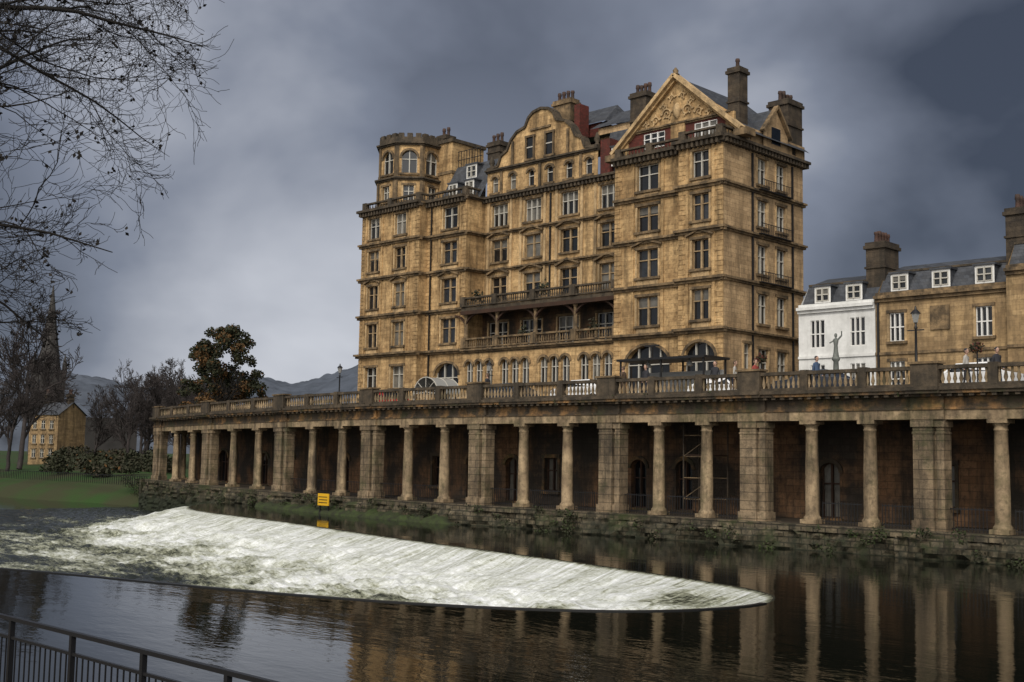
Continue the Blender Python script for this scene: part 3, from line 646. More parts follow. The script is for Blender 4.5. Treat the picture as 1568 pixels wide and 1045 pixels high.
def watermat(name, foamy):
    m = bpy.data.materials.new(name); m.use_nodes = True; nt = m.node_tree; N = nt.nodes; L = nt.links
    b = N['Principled BSDF']; b.inputs['IOR'].default_value = 1.33; b.inputs['Specular IOR Level'].default_value = .5
    tc = N.new('ShaderNodeTexCoord')
    def noi(scale, vec, det=5, rr=.6):
        n = N.new('ShaderNodeTexNoise'); n.inputs['Scale'].default_value = scale; n.inputs['Detail'].default_value = det; n.inputs['Roughness'].default_value = rr
        L.new(vec, n.inputs['Vector']); return n.outputs['Fac']
    def mth(op, a, bb, c=None):
        n = N.new('ShaderNodeMath'); n.operation = op
        for i, v in enumerate((a, bb, c)):
            if v is None: continue
            if isinstance(v, (int, float)): n.inputs[i].default_value = v
            else: L.new(v, n.inputs[i])
        return n.outputs[0]
    def mapp(s, v=None):
        n = N.new('ShaderNodeMapping'); n.inputs['Scale'].default_value = s; L.new(v or tc.outputs['Object'], n.inputs[0]); return n.outputs[0]
    if not foamy:
        b.inputs['Base Color'].default_value = (.006, .007, .005, 1); b.inputs['Roughness'].default_value = .03
        n1 = noi(1.0, mapp((.35, .9, 1)), 4); n2 = noi(1.0, mapp((2.2, 5, 1)), 3)
        h = mth('ADD', n1, mth('MULTIPLY', n2, .14))
        bp = N.new('ShaderNodeBump'); bp.inputs['Strength'].default_value = .055; bp.inputs['Distance'].default_value = .25; L.new(h, bp.inputs['Height']); L.new(bp.outputs[0], b.inputs['Normal'])
        return m
    af = N.new('ShaderNodeAttribute'); af.attribute_name = 'foam'; av = N.new('ShaderNodeAttribute'); av.attribute_name = 'flow'
    st = noi(1.0, mapp((3.6, .32, 1), av.outputs['Vector']), 8, .78)
    tu = noi(1.0, mapp((.5, 1.5, 1)), 9, .78); fi = noi(6, mapp((1, 2, 1)), 5, .75)
    dsx = N.new('ShaderNodeSeparateXYZ'); L.new(av.outputs['Vector'], dsx.inputs[0])
    wgt = N.new('ShaderNodeMapRange'); L.new(dsx.outputs[1], wgt.inputs[0]); wgt.inputs[1].default_value = 1.5; wgt.inputs[2].default_value = 6; wgt.inputs[3].default_value = .7; wgt.inputs[4].default_value = .15
    px = N.new('ShaderNodeMix'); px.data_type = 'FLOAT'; L.new(wgt.outputs[0], px.inputs[0]); L.new(tu, px.inputs[2]); L.new(st, px.inputs[3]); pat = px.outputs[0]
    sh = mth('MULTIPLY_ADD', mth('SUBTRACT', af.outputs['Fac'], 1.0), .40, mth('ADD', pat, mth('MULTIPLY_ADD', fi, .34, -.15)))
    mr = N.new('ShaderNodeMapRange'); L.new(sh, mr.inputs[0]); mr.inputs[1].default_value = .26; mr.inputs[2].default_value = .42
    cr = N.new('ShaderNodeValToRGB'); L.new(sh, cr.inputs[0])
    e = cr.color_ramp.elements; e[0].position = .28; e[0].color = (.09, .095, .055, 1); e[1].position = .62; e[1].color = (.86, .88, .90, 1)
    e2 = cr.color_ramp.elements.new(.40); e2.color = (.30, .31, .225, 1); e3 = cr.color_ramp.elements.new(.50); e3.color = (.58, .60, .56, 1)
    mx = N.new('ShaderNodeMix'); mx.data_type = 'RGBA'; L.new(mr.outputs[0], mx.inputs[0]); mx.inputs[6].default_value = (.016, .019, .014, 1); L.new(cr.outputs[0], mx.inputs[7])
    L.new(mx.outputs[2], b.inputs['Base Color'])
    r2 = N.new('ShaderNodeMapRange'); L.new(mr.outputs[0], r2.inputs[0]); r2.inputs[3].default_value = .08; r2.inputs[4].default_value = .6; L.new(r2.outputs[0], b.inputs['Roughness'])
    bp = N.new('ShaderNodeBump'); bp.inputs['Strength'].default_value = .8; bp.inputs['Distance'].default_value = .16
    L.new(mth('ADD', pat, mth('MULTIPLY', fi, .3)), bp.inputs['Height']); L.new(bp.outputs[0], b.inputs['Normal'])
    return m
WU = watermat('still_water', False); WF = watermat('foaming_water', True)
me.materials.append(WF)
w = MB()
for i in range(nX - 1):
    x0, x1 = xs[i], xs[i + 1]
    if x1 > -58: w.poly([(x0, -2, 0), (x0, yn[i], 0), (x1, yn[i + 1], 0), (x1, -2, 0)], WU)
    if x1 > -83.8: w.poly([(x0, yf[i], 0), (x0, yW(x0) + .8, 0), (x1, yW(x1) + .8, 0), (x1, yf[i + 1], 0)], WU)
w.poly([(xa, -2, 0), (90, -2, 0), (90, 49.6, 0), (xa, 49.6, 0)], WU)
w.obj('river_water')
lw = MB(); lw.poly([(XLW, 0, LOW - .02), (XLW, 85, LOW - .02), (-900, 85, LOW - .02), (-900, 0, LOW - .02)], WU); lw.obj('lower_river_water')
lp = MB()
for a, b in zip(crest[:-1], crest[1:]):
    if a[1] > 29.5: continue
    t = (b - a) / max(1e-6, np.hypot(*(b - a))); n = np.array([-t[1], t[0]])
    lp.hexa([(*(a - n * .02), -.12), (*(b - n * .02), -.12), (*(b + n * .2), -.12), (*(a + n * .2), -.12), (*(a - n * .02), .03), (*(b - n * .02), .03), (*(b + n * .2), .02), (*(a + n * .2), .02)], IRON)
lp.obj('weir_crest_stone')

# ------------------------------------------------------------------ GROUND
g = MB()
ex, ey = bend(XL - .6, 49)
S2 = [(120, 64), (-95, 68), (ex + 3, ey + 5), (ex - .5, ey + 1.5), (ex - 4, ey + .5), (-124, 61), (-135, 59), (-150, 59), (-175, 60), (-260, 64), (-900, 80)]
prof_g = [(0, -2.4), (2.5, -.9), (6, .2), (12, .9), (30, 1.3), (70, 1.8), (160, 2.3), (700, 2.6), (4000, 3.0)]
SS = [Vector(p) for p in S2]
fine = []
for a, b in zip(SS[:-1], SS[1:]):
    n = max(1, int((b - a).length / 5)) if b.x < -90 and a.x > -280 else 1
    for k in range(n): fine.append(a + (b - a) * k / n)
fine.append(SS[-1])
vs = []
for p in fine:
    for dd, z in prof_g:
        y = p.y + dd; vs.append((p.x * (1 + dd / 900), y, z + (mnoise.noise((p.x * .12, y * .12, 0)) * .5 if 1 < dd < 300 else 0)))
g.v = vs; g.mats.append(GRASS); k = len(prof_g)
for i in range(len(fine) - 1):
    for j in range(k - 1):
        a = i * k + j; g.f.append((a, a + 1, a + k + 1, a + k)); g.m.append(0); g.sm.append(True)
g.obj('ground')
nb = MB(); nb.box(-120, 60, -40, 7.85, -3, .4, PAVE); nb.box(-900, -120, -200, 8, -3, .6, GRASS); nb.obj('near_bank_path')
tb = MB(); tb.box(-6, 25, -40, 1.5, .3, 2.4, RUBBLE); tb.box(-6.1, 25, 1.3, 1.7, 2.4, 2.6, TRIMD); tb.obj('near_terrace')

# ------------------------------------------------------------------ FOREGROUND RAILING
fr = MB()
pth = lambda x: 7.72 - .0007 * (x + 12) ** 2 * (1 if x < -12 else .3)
zt = 1.50
px = -4.0; pts = []
while px > -60: pts.append(px); px -= .16
for i in range(0, len(pts) - 4, 4):
    a = (pts[i], pth(pts[i])); b = (pts[i + 4], pth(pts[i + 4]))
    fr.beam((*a, zt), (*b, zt), .07, .055, IRON); fr.beam((*a, zt - .27), (*b, zt - .27), .045, .04, IRON); fr.beam((*a, .52), (*b, .52), .045, .04, IRON)
for i, x in enumerate(pts):
    y = pth(x)
    fr.box(x - .009, x + .009, y - .009, y + .009, .5, zt - .27, IRON, j=0)
    if i % 12 == 2: fr.box(x - .035, x + .035, y - .035, y + .035, .38, zt, IRON)
fr.obj('riverside_railing')

# ------------------------------------------------------------------ TREES
def bare_tree(seed, height, trunk_r, levels, kids, spread=.75, minr=.01, lenf=.62, first=.3, wob=.12):
    rr = random.Random(seed); out = []
    def rec(p, d, ln, r, lv):
        n = max(3, int(ln / .5)) if lv < levels else 4
        n = min(n, 12); pts = [(p.copy(), r)]; q = p.copy(); dd = d.copy(); r1 = max(minr, r * .35)
        for i in range(n):
            dd = (dd + Vector((rr.gauss(0, wob), rr.gauss(0, wob), rr.gauss(0, wob) + (.05 if lv else 0)))).normalized()
            q = q + dd * ln / n; t = (i + 1) / n
            pts.append((q.copy(), r + (r1 - r) * t))
        out.append(pts)
        if lv < levels:
            kk = kids[min(lv, len(kids) - 1)]
            for c in range(kk):
                t = first + (1 - first) * (c + rr.random()) / kk if lv == 0 else .15 + .85 * (c + rr.random()) / kk
                f = t * n; i = min(n - 1, int(f)); pp = pts[i][0].lerp(pts[i + 1][0], f - i); base = (pts[i + 1][0] - pts[i][0]).normalized()
                ax = base.orthogonal().normalized(); ax.rotate(Matrix.Rotation(rr.uniform(0, 2 * math.pi), 3, base))
                sp = spread * rr.uniform(.7, 1.2)
                rec(pp, (base * math.cos(sp) + ax * math.sin(sp)).normalized(), ln * lenf * rr.uniform(.7, 1.2) * (1.15 - .5 * t), max(minr, pts[i][1] * .55), lv + 1)
    rec(Vector((0, 0, 0)), Vector((0, 0, 1)), height, trunk_r, 0)
    return out
def curve_data(name, spl, m, res=0):
    cu = bpy.data.curves.new(name, 'CURVE'); cu.dimensions = '3D'; cu.bevel_depth = 1.0; cu.bevel_resolution = res; cu.use_fill_caps = False
    for pts in spl:
        s = cu.splines.new('POLY'); s.points.add(len(pts) - 1)
        s.points.foreach_set('co', [c for p, r in pts for c in (p.x, p.y, p.z, 1)]); s.points.foreach_set('radius', [r for p, r in pts])
    cu.materials.append(m); return cu
variants = [curve_data('bare_tree_%d' % i, bare_tree(20 + i, 9, .32, 4, (9, 7, 6, 5), spread=.7, minr=.022, lenf=.58, first=.22), BARKF) for i in range(4)]
tp = [(-176, 76, 1.95, 1), (-160, 67.5, 1.2, 0), (-200, 82, 1.5, 2), (-194, 96, 1.1, 3), (-176, 92, 1.2, 0), (-168, 92, 1.2, 1), (-178, 100, 1.35, 2), (-228, 108, 1.7, 3),
      (-162, 93, 1.0, 3), (-158, 92, 1.1, 2), (-215, 122, 1.4, 1), (-240, 130, 1.6, 2), (-200, 120, 1.4, 0), (-180, 108, 1.25, 3), (-166, 88, 1.25, 2), (-172, 97, 1.4, 1), (-186, 101, 1.3, 0), (-164, 98, 1.2, 0), (-210, 130, 1.6, 2)]
for i, (x, y, s, v) in enumerate(tp):
    o = bpy.data.objects.new('bare_tree', variants[v]); COL.objects.link(o); o.location = (x, y, 1.0); o.scale = (s * .85, s * .85, s); o.rotation_euler = (0, 0, R.uniform(0, 6))
def leafcloud(mb, blobs, n, size, mats, wts, fl_=.8):
    for _ in range(n):
        b = R.choices(blobs, [q[3] ** 2 for q in blobs])[0]
        v = Vector((R.gauss(0, 1), R.gauss(0, 1), R.gauss(0, 1))).normalized() * b[3] * R.random() ** .45
        p = Vector(b[:3]) + Vector((v.x, v.y, v.z * fl_))
        a = Vector((R.gauss(0, 1), R.gauss(0, 1), R.gauss(0, 1))).normalized() * size * R.uniform(.5, 1.2); c = a.orthogonal().normalized() * size * .6
        k = b[4] if len(b) > 4 and R.random() < .75 else R.choices(range(len(mats)), wts)[0]
        mb.poly([p - a, p - c, p + a, p + c], mats[k])
e = empty('autumn_tree')
tree = bare_tree(77, 10.0, .38, 3, (12, 8, 6), spread=.7, minr=.03, lenf=.5)
o = bpy.data.objects.new('trunk_and_limbs', curve_data('autumn_limbs', tree, BARK)); COL.objects.link(o); o.parent = e
mb = MB(); bl = []
for i in range(150):
    z = R.uniform(3.6, 16.8); t = (z - 3.2) / 13.8
    rm = 4.9 * math.sin(math.pi * min(1, max(.1, t)) ** .8) ** .5
    a = R.uniform(0, 6.28); rr = rm * R.random() ** .5
    bl.append((rr * math.cos(a), rr * math.sin(a), z, R.uniform(.5, 1.2), R.choice([0, 1, 1, 1]) if z > 9 else R.choice([0, 0, 1])))
leafcloud(mb, bl, 22000, .19, [LEAFO, LEAFD], [1, 1.5]); mb.obj('foliage', e)
e.location = (-124, 77.5, 1.8)
sh = MB(); bl = []
for _ in range(120):
    x = R.uniform(-235, -136); yb = max(66, -x * .47 + R.uniform(-5, 12)); bl.append((x, yb + 3, 1.0 + R.uniform(0, 2.4), R.uniform(.7, 2.0), R.choice([0, 1])))
leafcloud(sh, bl, 17000, .26, [LEAFG, LEAFD, LEAFO], [3, 3, .5]); sh.obj('shrubbery')
wd = MB(); bl = []
for _ in range(110): bl.append((R.uniform(-90, -14), R.uniform(48.3, 48.8), R.uniform(-.1, 1.15), R.uniform(.12, .45)))
for _ in range(26): bl.append((R.uniform(-98, -91.5), R.uniform(49.5, 52), R.uniform(-1.2, .8), R.uniform(.5, 1.0)))
for _ in range(24): bl.append((R.uniform(-88, -14), 49.3, ZT + R.choice([1.15, 1.4]), R.uniform(.08, .2)))
leafcloud(wd, bl, 8500, .08, [LEAFG, MOSS, LEAFD], [2, 2, 1]); wd.obj('wall_vegetation', None, True)
rr = random.Random(21)
Rv = Vector((.714, .70, 0)); Fv = Vector((-.70, .714, 0))
def crown_edge(z): return float(np.interp(z, [4.4, 5.2, 6.0, 6.8, 7.5, 8.0, 9.6, 12], [-5.5, -5.15, -4.85, -4.4, -4.0, -3.7, -3.6, -4.0]))
def limb_tree():
    out = []
    def inside(q, mg):
        dpt = max(6, q.dot(Fv)); return q.z > 4.4 - mg * .5 and q.dot(Rv) * 14.3 / dpt < crown_edge(4 + (q.z - 4) * 14.3 / dpt) + mg
    def rec(p, d, ln, r, lv, up, mg):
        n = (18, 12, 8, 6)[lv]; P = [p.copy()]; q = p.copy(); dd = d.copy(); cv = Vector((rr.gauss(0, 1), rr.gauss(0, 1), rr.gauss(0, 1))) * .035
        for i in range(n):
            g_ = (.10, .15, .20, .22)[lv]
            dd = (dd + cv + Vector((rr.gauss(0, g_), rr.gauss(0, g_), rr.gauss(0, g_) + up))).normalized(); q2 = q + dd * ln / n
            if not inside(q2, mg): break
            q = q2; P.append(q.copy())
        m = len(P) - 1
        if m < 1: return
        pts = [(a, max(.003, r * (1 - .9 * i / m))) for i, a in enumerate(P)]
        out.append((lv, pts))
        if lv >= 3: return
        kk = max(2 if lv else 1, int((13, 9, 7)[lv] * (m / n) ** .8 + .5))
        for c in range(kk):
            t = .08 + .92 * (c + rr.random()) / kk; f = t * m; i = min(m - 1, int(f)); pp = pts[i][0].lerp(pts[i + 1][0], f - i); base = (pts[i + 1][0] - pts[i][0]).normalized()
            ax = base.orthogonal().normalized(); ax.rotate(Matrix.Rotation(rr.uniform(0, 6.28), 3, base)); an = rr.uniform(.4, 1.05)
            rec(pp, (base * math.cos(an) + ax * math.sin(an) + Rv * .08).normalized(), ln * rr.uniform(.25, .52) * (1.15 - .4 * t), max(.003, pts[i][1] * rr.uniform(.4, .62)), lv + 1, (.0, .03, .06)[lv], rr.uniform(-.6, .15) if lv < 2 else mg + rr.uniform(-.05, .15))
    T0 = Vector((-17.2, 3.2, .4))
    out.append((0, [(T0 + Vector((.05 * i, .03 * i, i * 1.1)), .42 - .025 * i) for i in range(12)]))
    for (h, ln, dr, dz, r0) in ((5.0, 5.6, .3, .04, .035), (5.9, 5.8, -.1, .0, .04), (6.5, 6.0, .2, -.02, .05), (7.3, 6.6, -.25, .04, .06), (8.0, 7.0, .3, -.05, .05), (8.9, 7.2, .0, .05, .07), (9.6, 7.2, .35, -.04, .05), (10.1, 7.6, -.2, -.12, .055), (10.9, 7.6, .15, -.18, .05), (9.2, 7.0, -.45, .0, .045), (8.4, 6.8, -.1, .08, .045)):
        p = T0 + Vector((.05 * h, .03 * h, h)); rec(p, (Rv + Fv * dr + Vector((0, 0, dz))).normalized(), ln, r0, 0, -.008, -.1)
    return out
spl = limb_tree()
e = empty('overhanging_tree'); o = bpy.data.objects.new('branches', curve_data('near_branches', [s for l, s in spl], BARK, 0)); COL.objects.link(o); o.parent = e
mb = MB()
for l, s in spl:
    if l == 3 and rr.random() < .10:
        p = s[-1][0]
        for _ in range(rr.choice([1, 1, 2, 4])):
            q = p + Vector((rr.gauss(0, .03), rr.gauss(0, .03), rr.gauss(0, .03))); a = Vector((rr.gauss(0, 1), rr.gauss(0, 1), rr.gauss(0, 1))).normalized() * .036; c = a.orthogonal().normalized() * .022
            mb.poly([q - a, q - c, q + a, q + c], BARK)
mb.obj('withered_leaves', e)

# ------------------------------------------------------------------ HILLS
HILL = mat('hazy_hillside', (0.085, 0.10, 0.128), col2=(0.052, 0.062, 0.080), nscale=.035, rough=1)  # distance haze is mixed into this blue-grey base colour
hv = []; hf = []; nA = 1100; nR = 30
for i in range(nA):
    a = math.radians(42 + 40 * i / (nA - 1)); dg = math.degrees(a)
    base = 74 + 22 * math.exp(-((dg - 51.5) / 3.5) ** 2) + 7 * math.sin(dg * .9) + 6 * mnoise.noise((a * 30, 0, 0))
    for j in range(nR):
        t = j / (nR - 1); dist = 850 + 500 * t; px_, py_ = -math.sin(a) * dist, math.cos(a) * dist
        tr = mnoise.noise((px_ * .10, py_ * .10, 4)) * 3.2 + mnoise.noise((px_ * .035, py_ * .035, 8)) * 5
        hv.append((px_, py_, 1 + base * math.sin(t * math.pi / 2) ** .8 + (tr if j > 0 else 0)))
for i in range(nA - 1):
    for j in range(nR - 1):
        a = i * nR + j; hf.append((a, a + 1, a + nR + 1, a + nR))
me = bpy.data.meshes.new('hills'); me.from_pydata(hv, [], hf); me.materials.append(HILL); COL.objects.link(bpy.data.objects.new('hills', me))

# ------------------------------------------------------------------ HOUSE + CHURCH
Bq = Bld('riverside_villa'); F = (-212, 93, .92, .39, .39, -.92)
wall(Bq, F, 0, 6.4, 1, 10.2, [(.8 + 1.9 * i, 1.7 + 1.9 * i, z, z + 1.5) for i in range(3) for z in (2.5, 5.0, 7.6)], TAN, depth=.15, lights=2)
for u in (0, 6.4): Bq.wall.poly([FP(F, u, 0, 1), FP(F, u, -7, 1), FP(F, u, -7, 10.2), FP(F, u, -3.5, 12.4), FP(F, u, 0, 10.2)], TAN)
Bq.roof.poly([FP(F, -.3, .3, 10.1), FP(F, 6.7, .3, 10.1), FP(F, 6.7, -3.5, 12.5), FP(F, -.3, -3.5, 12.5)], SLATE); Bq.roof.poly([FP(F, -.3, -7.3, 10.1), FP(F, 6.7, -7.3, 10.1), FP(F, 6.7, -3.5, 12.5), FP(F, -.3, -3.5, 12.5)], SLATE)
for u in (.6, 5.8):
    x, y, _ = FP(F, u, -3.5, 0); chimney(Bq, x - .5, x + .5, y - .5, y + .5, 11.5, 14)
Bq.done()
ch = MB(); cx, cy = -391, 177
CH = mat('church_stone', (0.06, 0.055, 0.052), col2=(0.038, 0.036, 0.034), nscale=.2)
ch.box(cx - 4, cx + 4, cy - 4, cy + 4, 2, 30, CH); ch.box(cx - 4.4, cx + 4.4, cy - 4.4, cy + 4.4, 29.5, 30.5, CH)
ch.lathe(cx, cy, 30.2, [(3.8, 0), (1.9, 14), (.15, 29)], 8, CH, sm=False, rot=math.pi / 8)
for sx in (-1, 1):
    for sy in (-1, 1): ch.lathe(cx + sx * 3.7, cy + sy * 3.7, 28, [(.8, 0), (.8, 4), (.05, 8)], 6, CH, sm=False)
ch.box(cx - 6, cx + 6, cy + 3, cy + 30, 2, 15, CH)
for s in (-2, 2): ch.box(cx + s - .7, cx + s + .7, cy - 4.1, cy - 3.9, 20, 27, IRON)
for s in (-2, 2): ch.box(cx + 3.9, cx + 4.1, cy + s - .7, cy + s + .7, 20, 27, IRON)
ch.obj('church_with_spire')
bf = MB()
for i in range(150):
    x = -190 + i * .5; yy = 63.4 + max(0, (-x - 150)) * .02; bf.box(x, x + .05, yy, yy + .05, .3, 1.35, IRON)
bf.beam((-190, 64.2, 1.3), (-150, 63.42, 1.3), .05, .05, IRON); bf.beam((-150, 63.42, 1.3), (-115, 63.42, 1.3), .05, .05, IRON)
bf.obj('park_railing')

# ------------------------------------------------------------------ STREET FURNITURE
LAMPG = mat('lamp_glass', (0.25, 0.25, 0.24), rough=.2)
def lamp(x, y, h, bars=True):
    m = MB(); z = ZD - .1
    m.lathe(x, y, z, [(.2, 0), (.2, .25), (.13, .35), (.11, .9), (.07, 1.0), (.055, h - 1.0), (.09, h - .95), (.05, h - .85), (.06, h - .7)], 10, IRON)
    if bars: m.beam((x - .4, y, z + h - 1.05), (x + .4, y, z + h - 1.05), .05, .05, IRON)
    m.lathe(x, y, z + h - .7, [(.1, 0), (.2, .42)], 6, LAMPG, sm=False)
    m.lathe(x, y, z + h - .28, [(.25, 0), (.12, .15), (.05, .2), (.05, .28), (.01, .36)], 8, IRON)
    m.obj('street_lamp')
lamp(-24.9, 52, 3.95); lamp(-61, 60, 3.6); lamp(-78.5, 60, 4.1)
st = MB(); sx, sy = -33.6, 60.3
BRZ = mat('grey_bronze', (0.16, 0.17, 0.155), rough=.6, col2=(.08, .09, .08), nscale=3)
st.lathe(sx, sy, ZD - .1, [(.4, 0), (.4, .4), (.22, .6), (.14, 2.4), (.22, 2.5), (.22, 2.65)], 12, BRZ)
st.lathe(sx, sy, ZD + 2.55, [(.18, 0), (.13, .3), (.1, .65), (.14, .85), (.15, 1.0), (.05, 1.08), (.05, 1.12), (.08, 1.18), (.085, 1.26), (.06, 1.33), (.01, 1.36)], 12, BRZ)
st.beam((sx + .1, sy, ZD + 3.5), (sx + .36, sy, ZD + 3.75), .07, .07, BRZ); st.beam((sx - .1, sy, ZD + 3.5), (sx - .34, sy - .1, ZD + 3.35), .07, .07, BRZ)
st.beam((sx + .36, sy, ZD + 3.75), (sx + .36, sy, ZD + 4.0), .05, .05, BRZ)
st.obj('bronze_statue')
sh = MB()
for x in (-48.2, -45, -41.8):
    for y in (59.2, 61.5): sh.box(x - .05, x + .05, y - .05, y + .05, ZD - .1, 10.2, IRON)
sh.box(-48.4, -41.6, 59.0, 61.7, 10.2, 10.34, IRON)
for x in (-46.6, -43.4): sh.lathe(x, 60, 9.8, [(.05, .4), (.18, .15), (.2, 0)], 8, LAMPG)
sh.box(-46.4, -46.3, 60, 60.1, 10.3, 11.2, IRON); sh.box(-46.9, -45.8, 60, 60.1, 11.15, 11.25, IRON)
sh.box(-48.1, -41.9, 61.45, 61.5, 8.0, 9.6, LAMPG)
sh.obj('bus_shelter')
gc = MB()
for y in (57.5, 58.6, 59.7):
    pr = None
    for i in range(13):
        t = math.pi * i / 12; p = (-65 + 1.3 * math.cos(t), y, 8.5 + 1.2 * math.sin(t))
        if pr:
            gc.beam(pr, p, .06, .06, WFRAME)
            if y < 59: gc.poly([pr, p, (p[0], p[1] + 1.1, p[2]), (pr[0], pr[1] + 1.1, pr[2])], LAMPG)
        if i % 3 == 0: gc.beam((-65, y, 8.6), p, .04, .04, WFRAME)
        pr = p
    for s in (-1.3, 1.3): gc.box(-65 + s - .05, -65 + s + .05, y - .05, y + .05, ZD - .1, 8.55, WFRAME)
gc.obj('glazed_entrance_canopy')
def car(x, y, ang, paint):
    e = empty('parked_car'); b = MB()
    pr = [(-2.1, .35), (-2.15, .75), (-1.95, .95), (-1.15, 1.02), (-.55, 1.45), (.85, 1.48), (1.65, 1.05), (2.05, .95), (2.1, .4)]
    A = [(p[0], (.68 if p[1] > 1.1 else .86), p[1]) for p in pr]
    n = len(pr)
    for s in (-1, 1): b.poly([(p[0], s * p[1], p[2]) for p in A], paint)
    for i in range(n):
        p, q = A[i], A[(i + 1) % n]
        gm = GL[0] if i in (3, 5) else paint
        b.poly([(p[0], -p[1], p[2]), (p[0], p[1], p[2]), (q[0], q[1], q[2]), (q[0], -q[1], q[2])], gm)
    for s in (-1, 1):
        for u0, u1, v0, v1 in ((-.95, .05, -.5, .05), (.12, 1.35, .12, .85)):
            b.poly([(u0, s * .862, 1.04), (u1, s * .862, 1.04), (v1, s * .70, 1.40), (v0, s * .70, 1.40)], GL[0])
    b.obj('body', e)
    wv = MB()
    for wx in (-1.35, 1.3):
        for s in (-1, 1):
            i0 = len(wv.v)
            for k in range(16):
                t = 2 * math.pi * k / 16
                for yy in (s * .68, s * .89): wv.v.append((wx + .32 * math.cos(t), yy, .32 + .32 * math.sin(t)))
            mi = wv.mi(IRON)
            for k in range(16):
                a = i0 + 2 * k; c = i0 + 2 * ((k + 1) % 16); wv.f.append((a, a + 1, c + 1, c)); wv.m.append(mi); wv.sm.append(True)
            wv.f.append(tuple(i0 + 2 * k + 1 for k in range(16))); wv.m.append(mi); wv.sm.append(False)
    wv.obj('wheels', e); e.location = (x, y, ZD - .13); e.rotation_euler = (0, 0, ang)
PW = mat('white_car_paint', (.7, .7, .7), rough=.25, spec=.6); PD = mat('dark_car_paint', (.03, .035, .045), rough=.25, spec=.6); PR = mat('red_car_paint', (.35, .02, .02), rough=.25, spec=.6)
car(-23.2, 54.3, 0.02, PW); car(-53.8, 54.6, 0, PD); car(-47, 54.4, 0, PW); car(-31.5, 54.5, 0, PD); car(-69, 57.2, 2.95, PR); car(-38.5, 56.5, 3.14, PW)
SK = mat('skin', (.42, .26, .19), rough=.6)
def person(x, y, face, top, legs, hair, step=.12):
    V = [(0, 0, .95), (0, .01, 1.15), (0, .02, 1.36), (0, .02, 1.49), (0, 0, 1.56)]; RR = [.14, .135, .15, .055, .06]; E = [(0, 1), (1, 2), (2, 3), (3, 4)]
    for s in (-1, 1):
        i = len(V); V += [(s * .17, .02, 1.40), (s * .23, .04, 1.13), (s * .22, -.08 * s - .06, .88), (s * .22, -.1 * s - .08, .80)]; RR += [.06, .048, .036, .04]; E += [(2, i), (i, i + 1), (i + 1, i + 2), (i + 2, i + 3)]
        i = len(V); V += [(s * .09, 0, .86), (s * .1, -s * step * .6 - .02, .48), (s * .1, -s * step, .08), (s * .11, -s * step - .16, .04)]; RR += [.095, .062, .045, .04]; E += [(0, i), (i, i + 1), (i + 1, i + 2), (i + 2, i + 3)]
    me = bpy.data.meshes.new('p'); me.from_pydata(V, E, []); ob = bpy.data.objects.new('p', me); COL.objects.link(ob)
    ob.modifiers.new('s', 'SKIN')
    for i, r in enumerate(RR): me.skin_vertices[0].data[i].radius = (r, r * .8)
    me.skin_vertices[0].data[0].use_root = True
    sb = ob.modifiers.new('b', 'SUBSURF'); sb.levels = 1; sb.render_levels = 1
    dg = bpy.context.evaluated_depsgraph_get(); m2 = bpy.data.meshes.new_from_object(ob.evaluated_get(dg)); bpy.data.objects.remove(ob)
    o = bpy.data.objects.new('pedestrian', m2); COL.objects.link(o)
    m2.materials.clear()
    for q in (top, legs, SK): m2.materials.append(q)
    for p in m2.polygons:
        c = p.center; p.use_smooth = True
        p.material_index = 2 if c.z > 1.48 or (abs(c.x) > .17 and c.z < .86) else (0 if c.z > .88 else 1)
    h = MB()
    h.lathe(0, -.01, 1.52, [(.03, 0), (.06, .02), (.075, .07), (.085, .13), (.08, .19), (.05, .235), (.01, .25)], 14, SK)
    h.lathe(0, .015, 1.60, [(.088, 0), (.098, .06), (.09, .13), (.055, .175), (.01, .19)], 14, hair)
    h.beam((0, -.085, 1.645), (0, -.105, 1.615), .025, .03, SK)
    for s in (-1, 1): h.box(s * .035 - .01, s * .035 + .01, -.094, -.08, 1.655, 1.668, IRON); h.box(s * .09 - .012, s * .09 + .012, -.01, .03, 1.62, 1.68, SK)
    h.box(-.025, .025, -.088, -.075, 1.575, 1.582, REDB)
    h.obj('head', o)
    o.location = (x, y, ZD - .02); o.rotation_euler = (0, 0, face)
CO = [mat('coat_%d' % i, c, rough=.9) for i, c in enumerate([(.03, .03, .035), (.25, .05, .04), (.05, .08, .14), (.35, .33, .3), (.09, .06, .04)])]
for (x, y, f, a) in ((-35.3, 51.0, .3, 0), (-34.2, 51.2, 2.0, 3), (-33.0, 51.2, 1.5, 1), (-29.5, 51.1, 1.4, 2), (-41.5, 51.2, -1.5, 4), (-39.8, 51.0, 0, 0), (-22.2, 51.2, 1.6, 3), (-20.9, 51.3, 1.2, 0), (-52.2, 51.2, -1.4, 0)):
    person(x, y, f, CO[a], CO[R.choice([0, 2, 4])], CO[R.choice([0, 4])])
for x in (-33.6, -22.5):
    m = MB(); m.box(x + .45, x + .5, 51.9, 51.95, ZD - .1, 9.3, IRON)
    leafcloud(m, [(x + .47, 51.92, 9.2, .33)], 160, .08, [LEAFG, LEAFO, REDB, LEAFD], [2, 1, 2, 1]); m.obj('flower_planter')

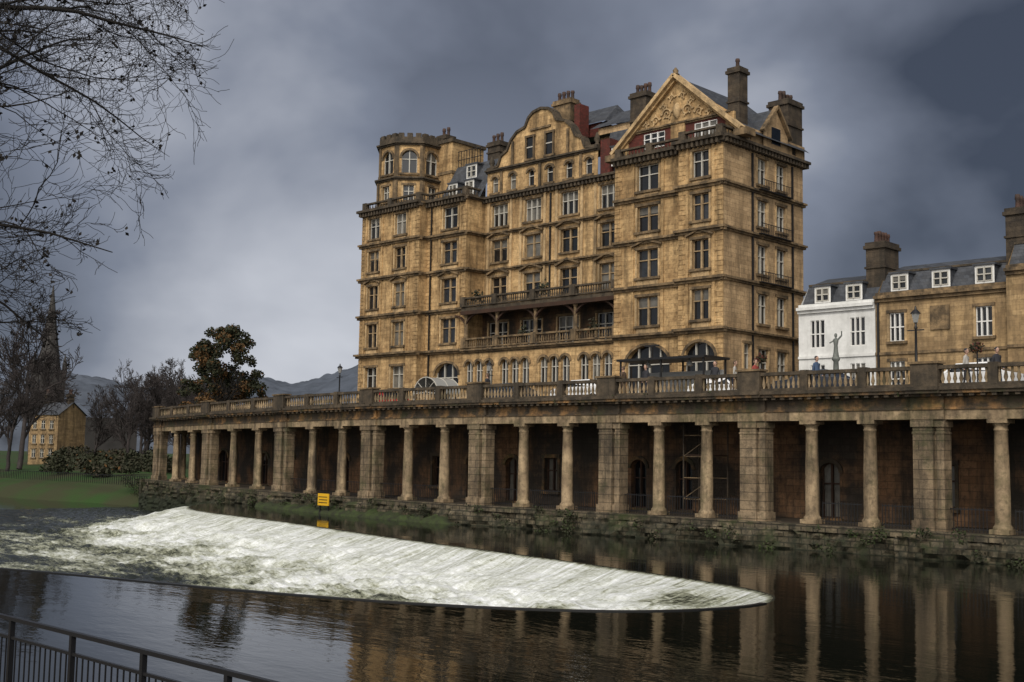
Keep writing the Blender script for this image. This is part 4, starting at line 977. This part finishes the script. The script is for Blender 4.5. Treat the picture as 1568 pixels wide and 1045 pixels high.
# ------------------------------------------------------------------ WORLD
W = bpy.data.worlds.new('World'); sc.world = W; W.use_nodes = True
nt = W.node_tree; N = nt.nodes; L = nt.links; N.clear()
out = N.new('ShaderNodeOutputWorld'); tc = N.new('ShaderNodeTexCoord')
sd = Vector((.38, -.72, .66)).normalized()
sky = N.new('ShaderNodeTexSky'); sky.sky_type = 'NISHITA'; sky.sun_disc = False; sky.sun_elevation = math.asin(sd.z); sky.sun_rotation = math.atan2(sd.x, sd.y)
b1 = N.new('ShaderNodeBackground'); b1.inputs[1].default_value = .05; L.new(sky.outputs[0], b1.inputs[0])
mp = N.new('ShaderNodeMapping'); mp.inputs['Scale'].default_value = (1, 1, 1.5); mp.inputs['Location'].default_value = (3.1, 1.7, .4); L.new(tc.outputs['Generated'], mp.inputs[0])
n1 = N.new('ShaderNodeTexNoise'); n1.inputs['Scale'].default_value = 3.6; n1.inputs['Detail'].default_value = 5; n1.inputs['Roughness'].default_value = .46; n1.inputs['Distortion'].default_value = .15; L.new(mp.outputs[0], n1.inputs['Vector'])
def dotp(v, p, s):
    d = N.new('ShaderNodeVectorMath'); d.operation = 'DOT_PRODUCT'; L.new(tc.outputs['Generated'], d.inputs[0]); d.inputs[1].default_value = Vector(v).normalized()
    c = N.new('ShaderNodeMath'); c.operation = 'MAXIMUM'; L.new(d.outputs['Value'], c.inputs[0]); c.inputs[1].default_value = 0
    q = N.new('ShaderNodeMath'); q.operation = 'POWER'; L.new(c.outputs[0], q.inputs[0]); q.inputs[1].default_value = p
    r = N.new('ShaderNodeMath'); r.operation = 'MULTIPLY'; L.new(q.outputs[0], r.inputs[0]); r.inputs[1].default_value = s; return r.outputs[0]
def add(a, b):
    n = N.new('ShaderNodeMath'); n.operation = 'ADD'
    for i, v in enumerate((a, b)):
        if isinstance(v, float): n.inputs[i].default_value = v
        else: L.new(v, n.inputs[i])
    return n.outputs[0]
mr = N.new('ShaderNodeMapRange'); L.new(n1.outputs['Fac'], mr.inputs[0]); mr.inputs[1].default_value = .3; mr.inputs[2].default_value = .7; mr.inputs[3].default_value = -.30; mr.inputs[4].default_value = .30
fac = add(add(mr.outputs[0], dotp((-.84, .58, .13), 24, .68)), dotp((-.60, .78, .25), 45, .30))
cr = N.new('ShaderNodeValToRGB'); L.new(fac, cr.inputs[0]); el = cr.color_ramp.elements
el[0].position = 0; el[0].color = (.052, .063, .092, 1); el[1].position = 1; el[1].color = (.72, .74, .80, 1)
m_ = cr.color_ramp.elements.new(.4); m_.color = (.21, .235, .30, 1)
b2 = N.new('ShaderNodeBackground'); L.new(cr.outputs[0], b2.inputs[0]); b2.inputs[1].default_value = 1.0
b3 = N.new('ShaderNodeBackground'); b3.inputs[0].default_value = (1.0, .96, .90, 1); L.new(dotp(sd, 2.5, 2.4), b3.inputs[1])  # unseen sky glow behind the camera, added to brighten the hotel
a1 = N.new('ShaderNodeMixShader'); a1.inputs[0].default_value = .92; L.new(b1.outputs[0], a1.inputs[1]); L.new(b2.outputs[0], a1.inputs[2])
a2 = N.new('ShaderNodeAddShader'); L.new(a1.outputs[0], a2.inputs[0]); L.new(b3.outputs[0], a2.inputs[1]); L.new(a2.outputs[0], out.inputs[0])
sl = bpy.data.lights.new('sun', 'SUN'); sl.energy = 1.5; sl.angle = math.radians(12); sl.color = (1, .93, .83)
so = bpy.data.objects.new('sun', sl); COL.objects.link(so); so.rotation_euler = sd.to_track_quat('Z', 'Y').to_euler()

# ------------------------------------------------------------------ CAMERA
cd = bpy.data.cameras.new('camera'); cam = bpy.data.objects.new('camera', cd); COL.objects.link(cam); sc.camera = cam
cd.sensor_width = 36; cd.lens = 36 * 1825 / 1568; cd.clip_end = 8000; cd.clip_start = .1
M = Matrix.Rotation(math.radians(44.4), 4, 'Z') @ Matrix.Rotation(math.radians(90 + 5.57), 4, 'X') @ Matrix.Rotation(math.radians(1.0), 4, 'Z')
M.translation = (0, 0, 4); cam.matrix_world = M
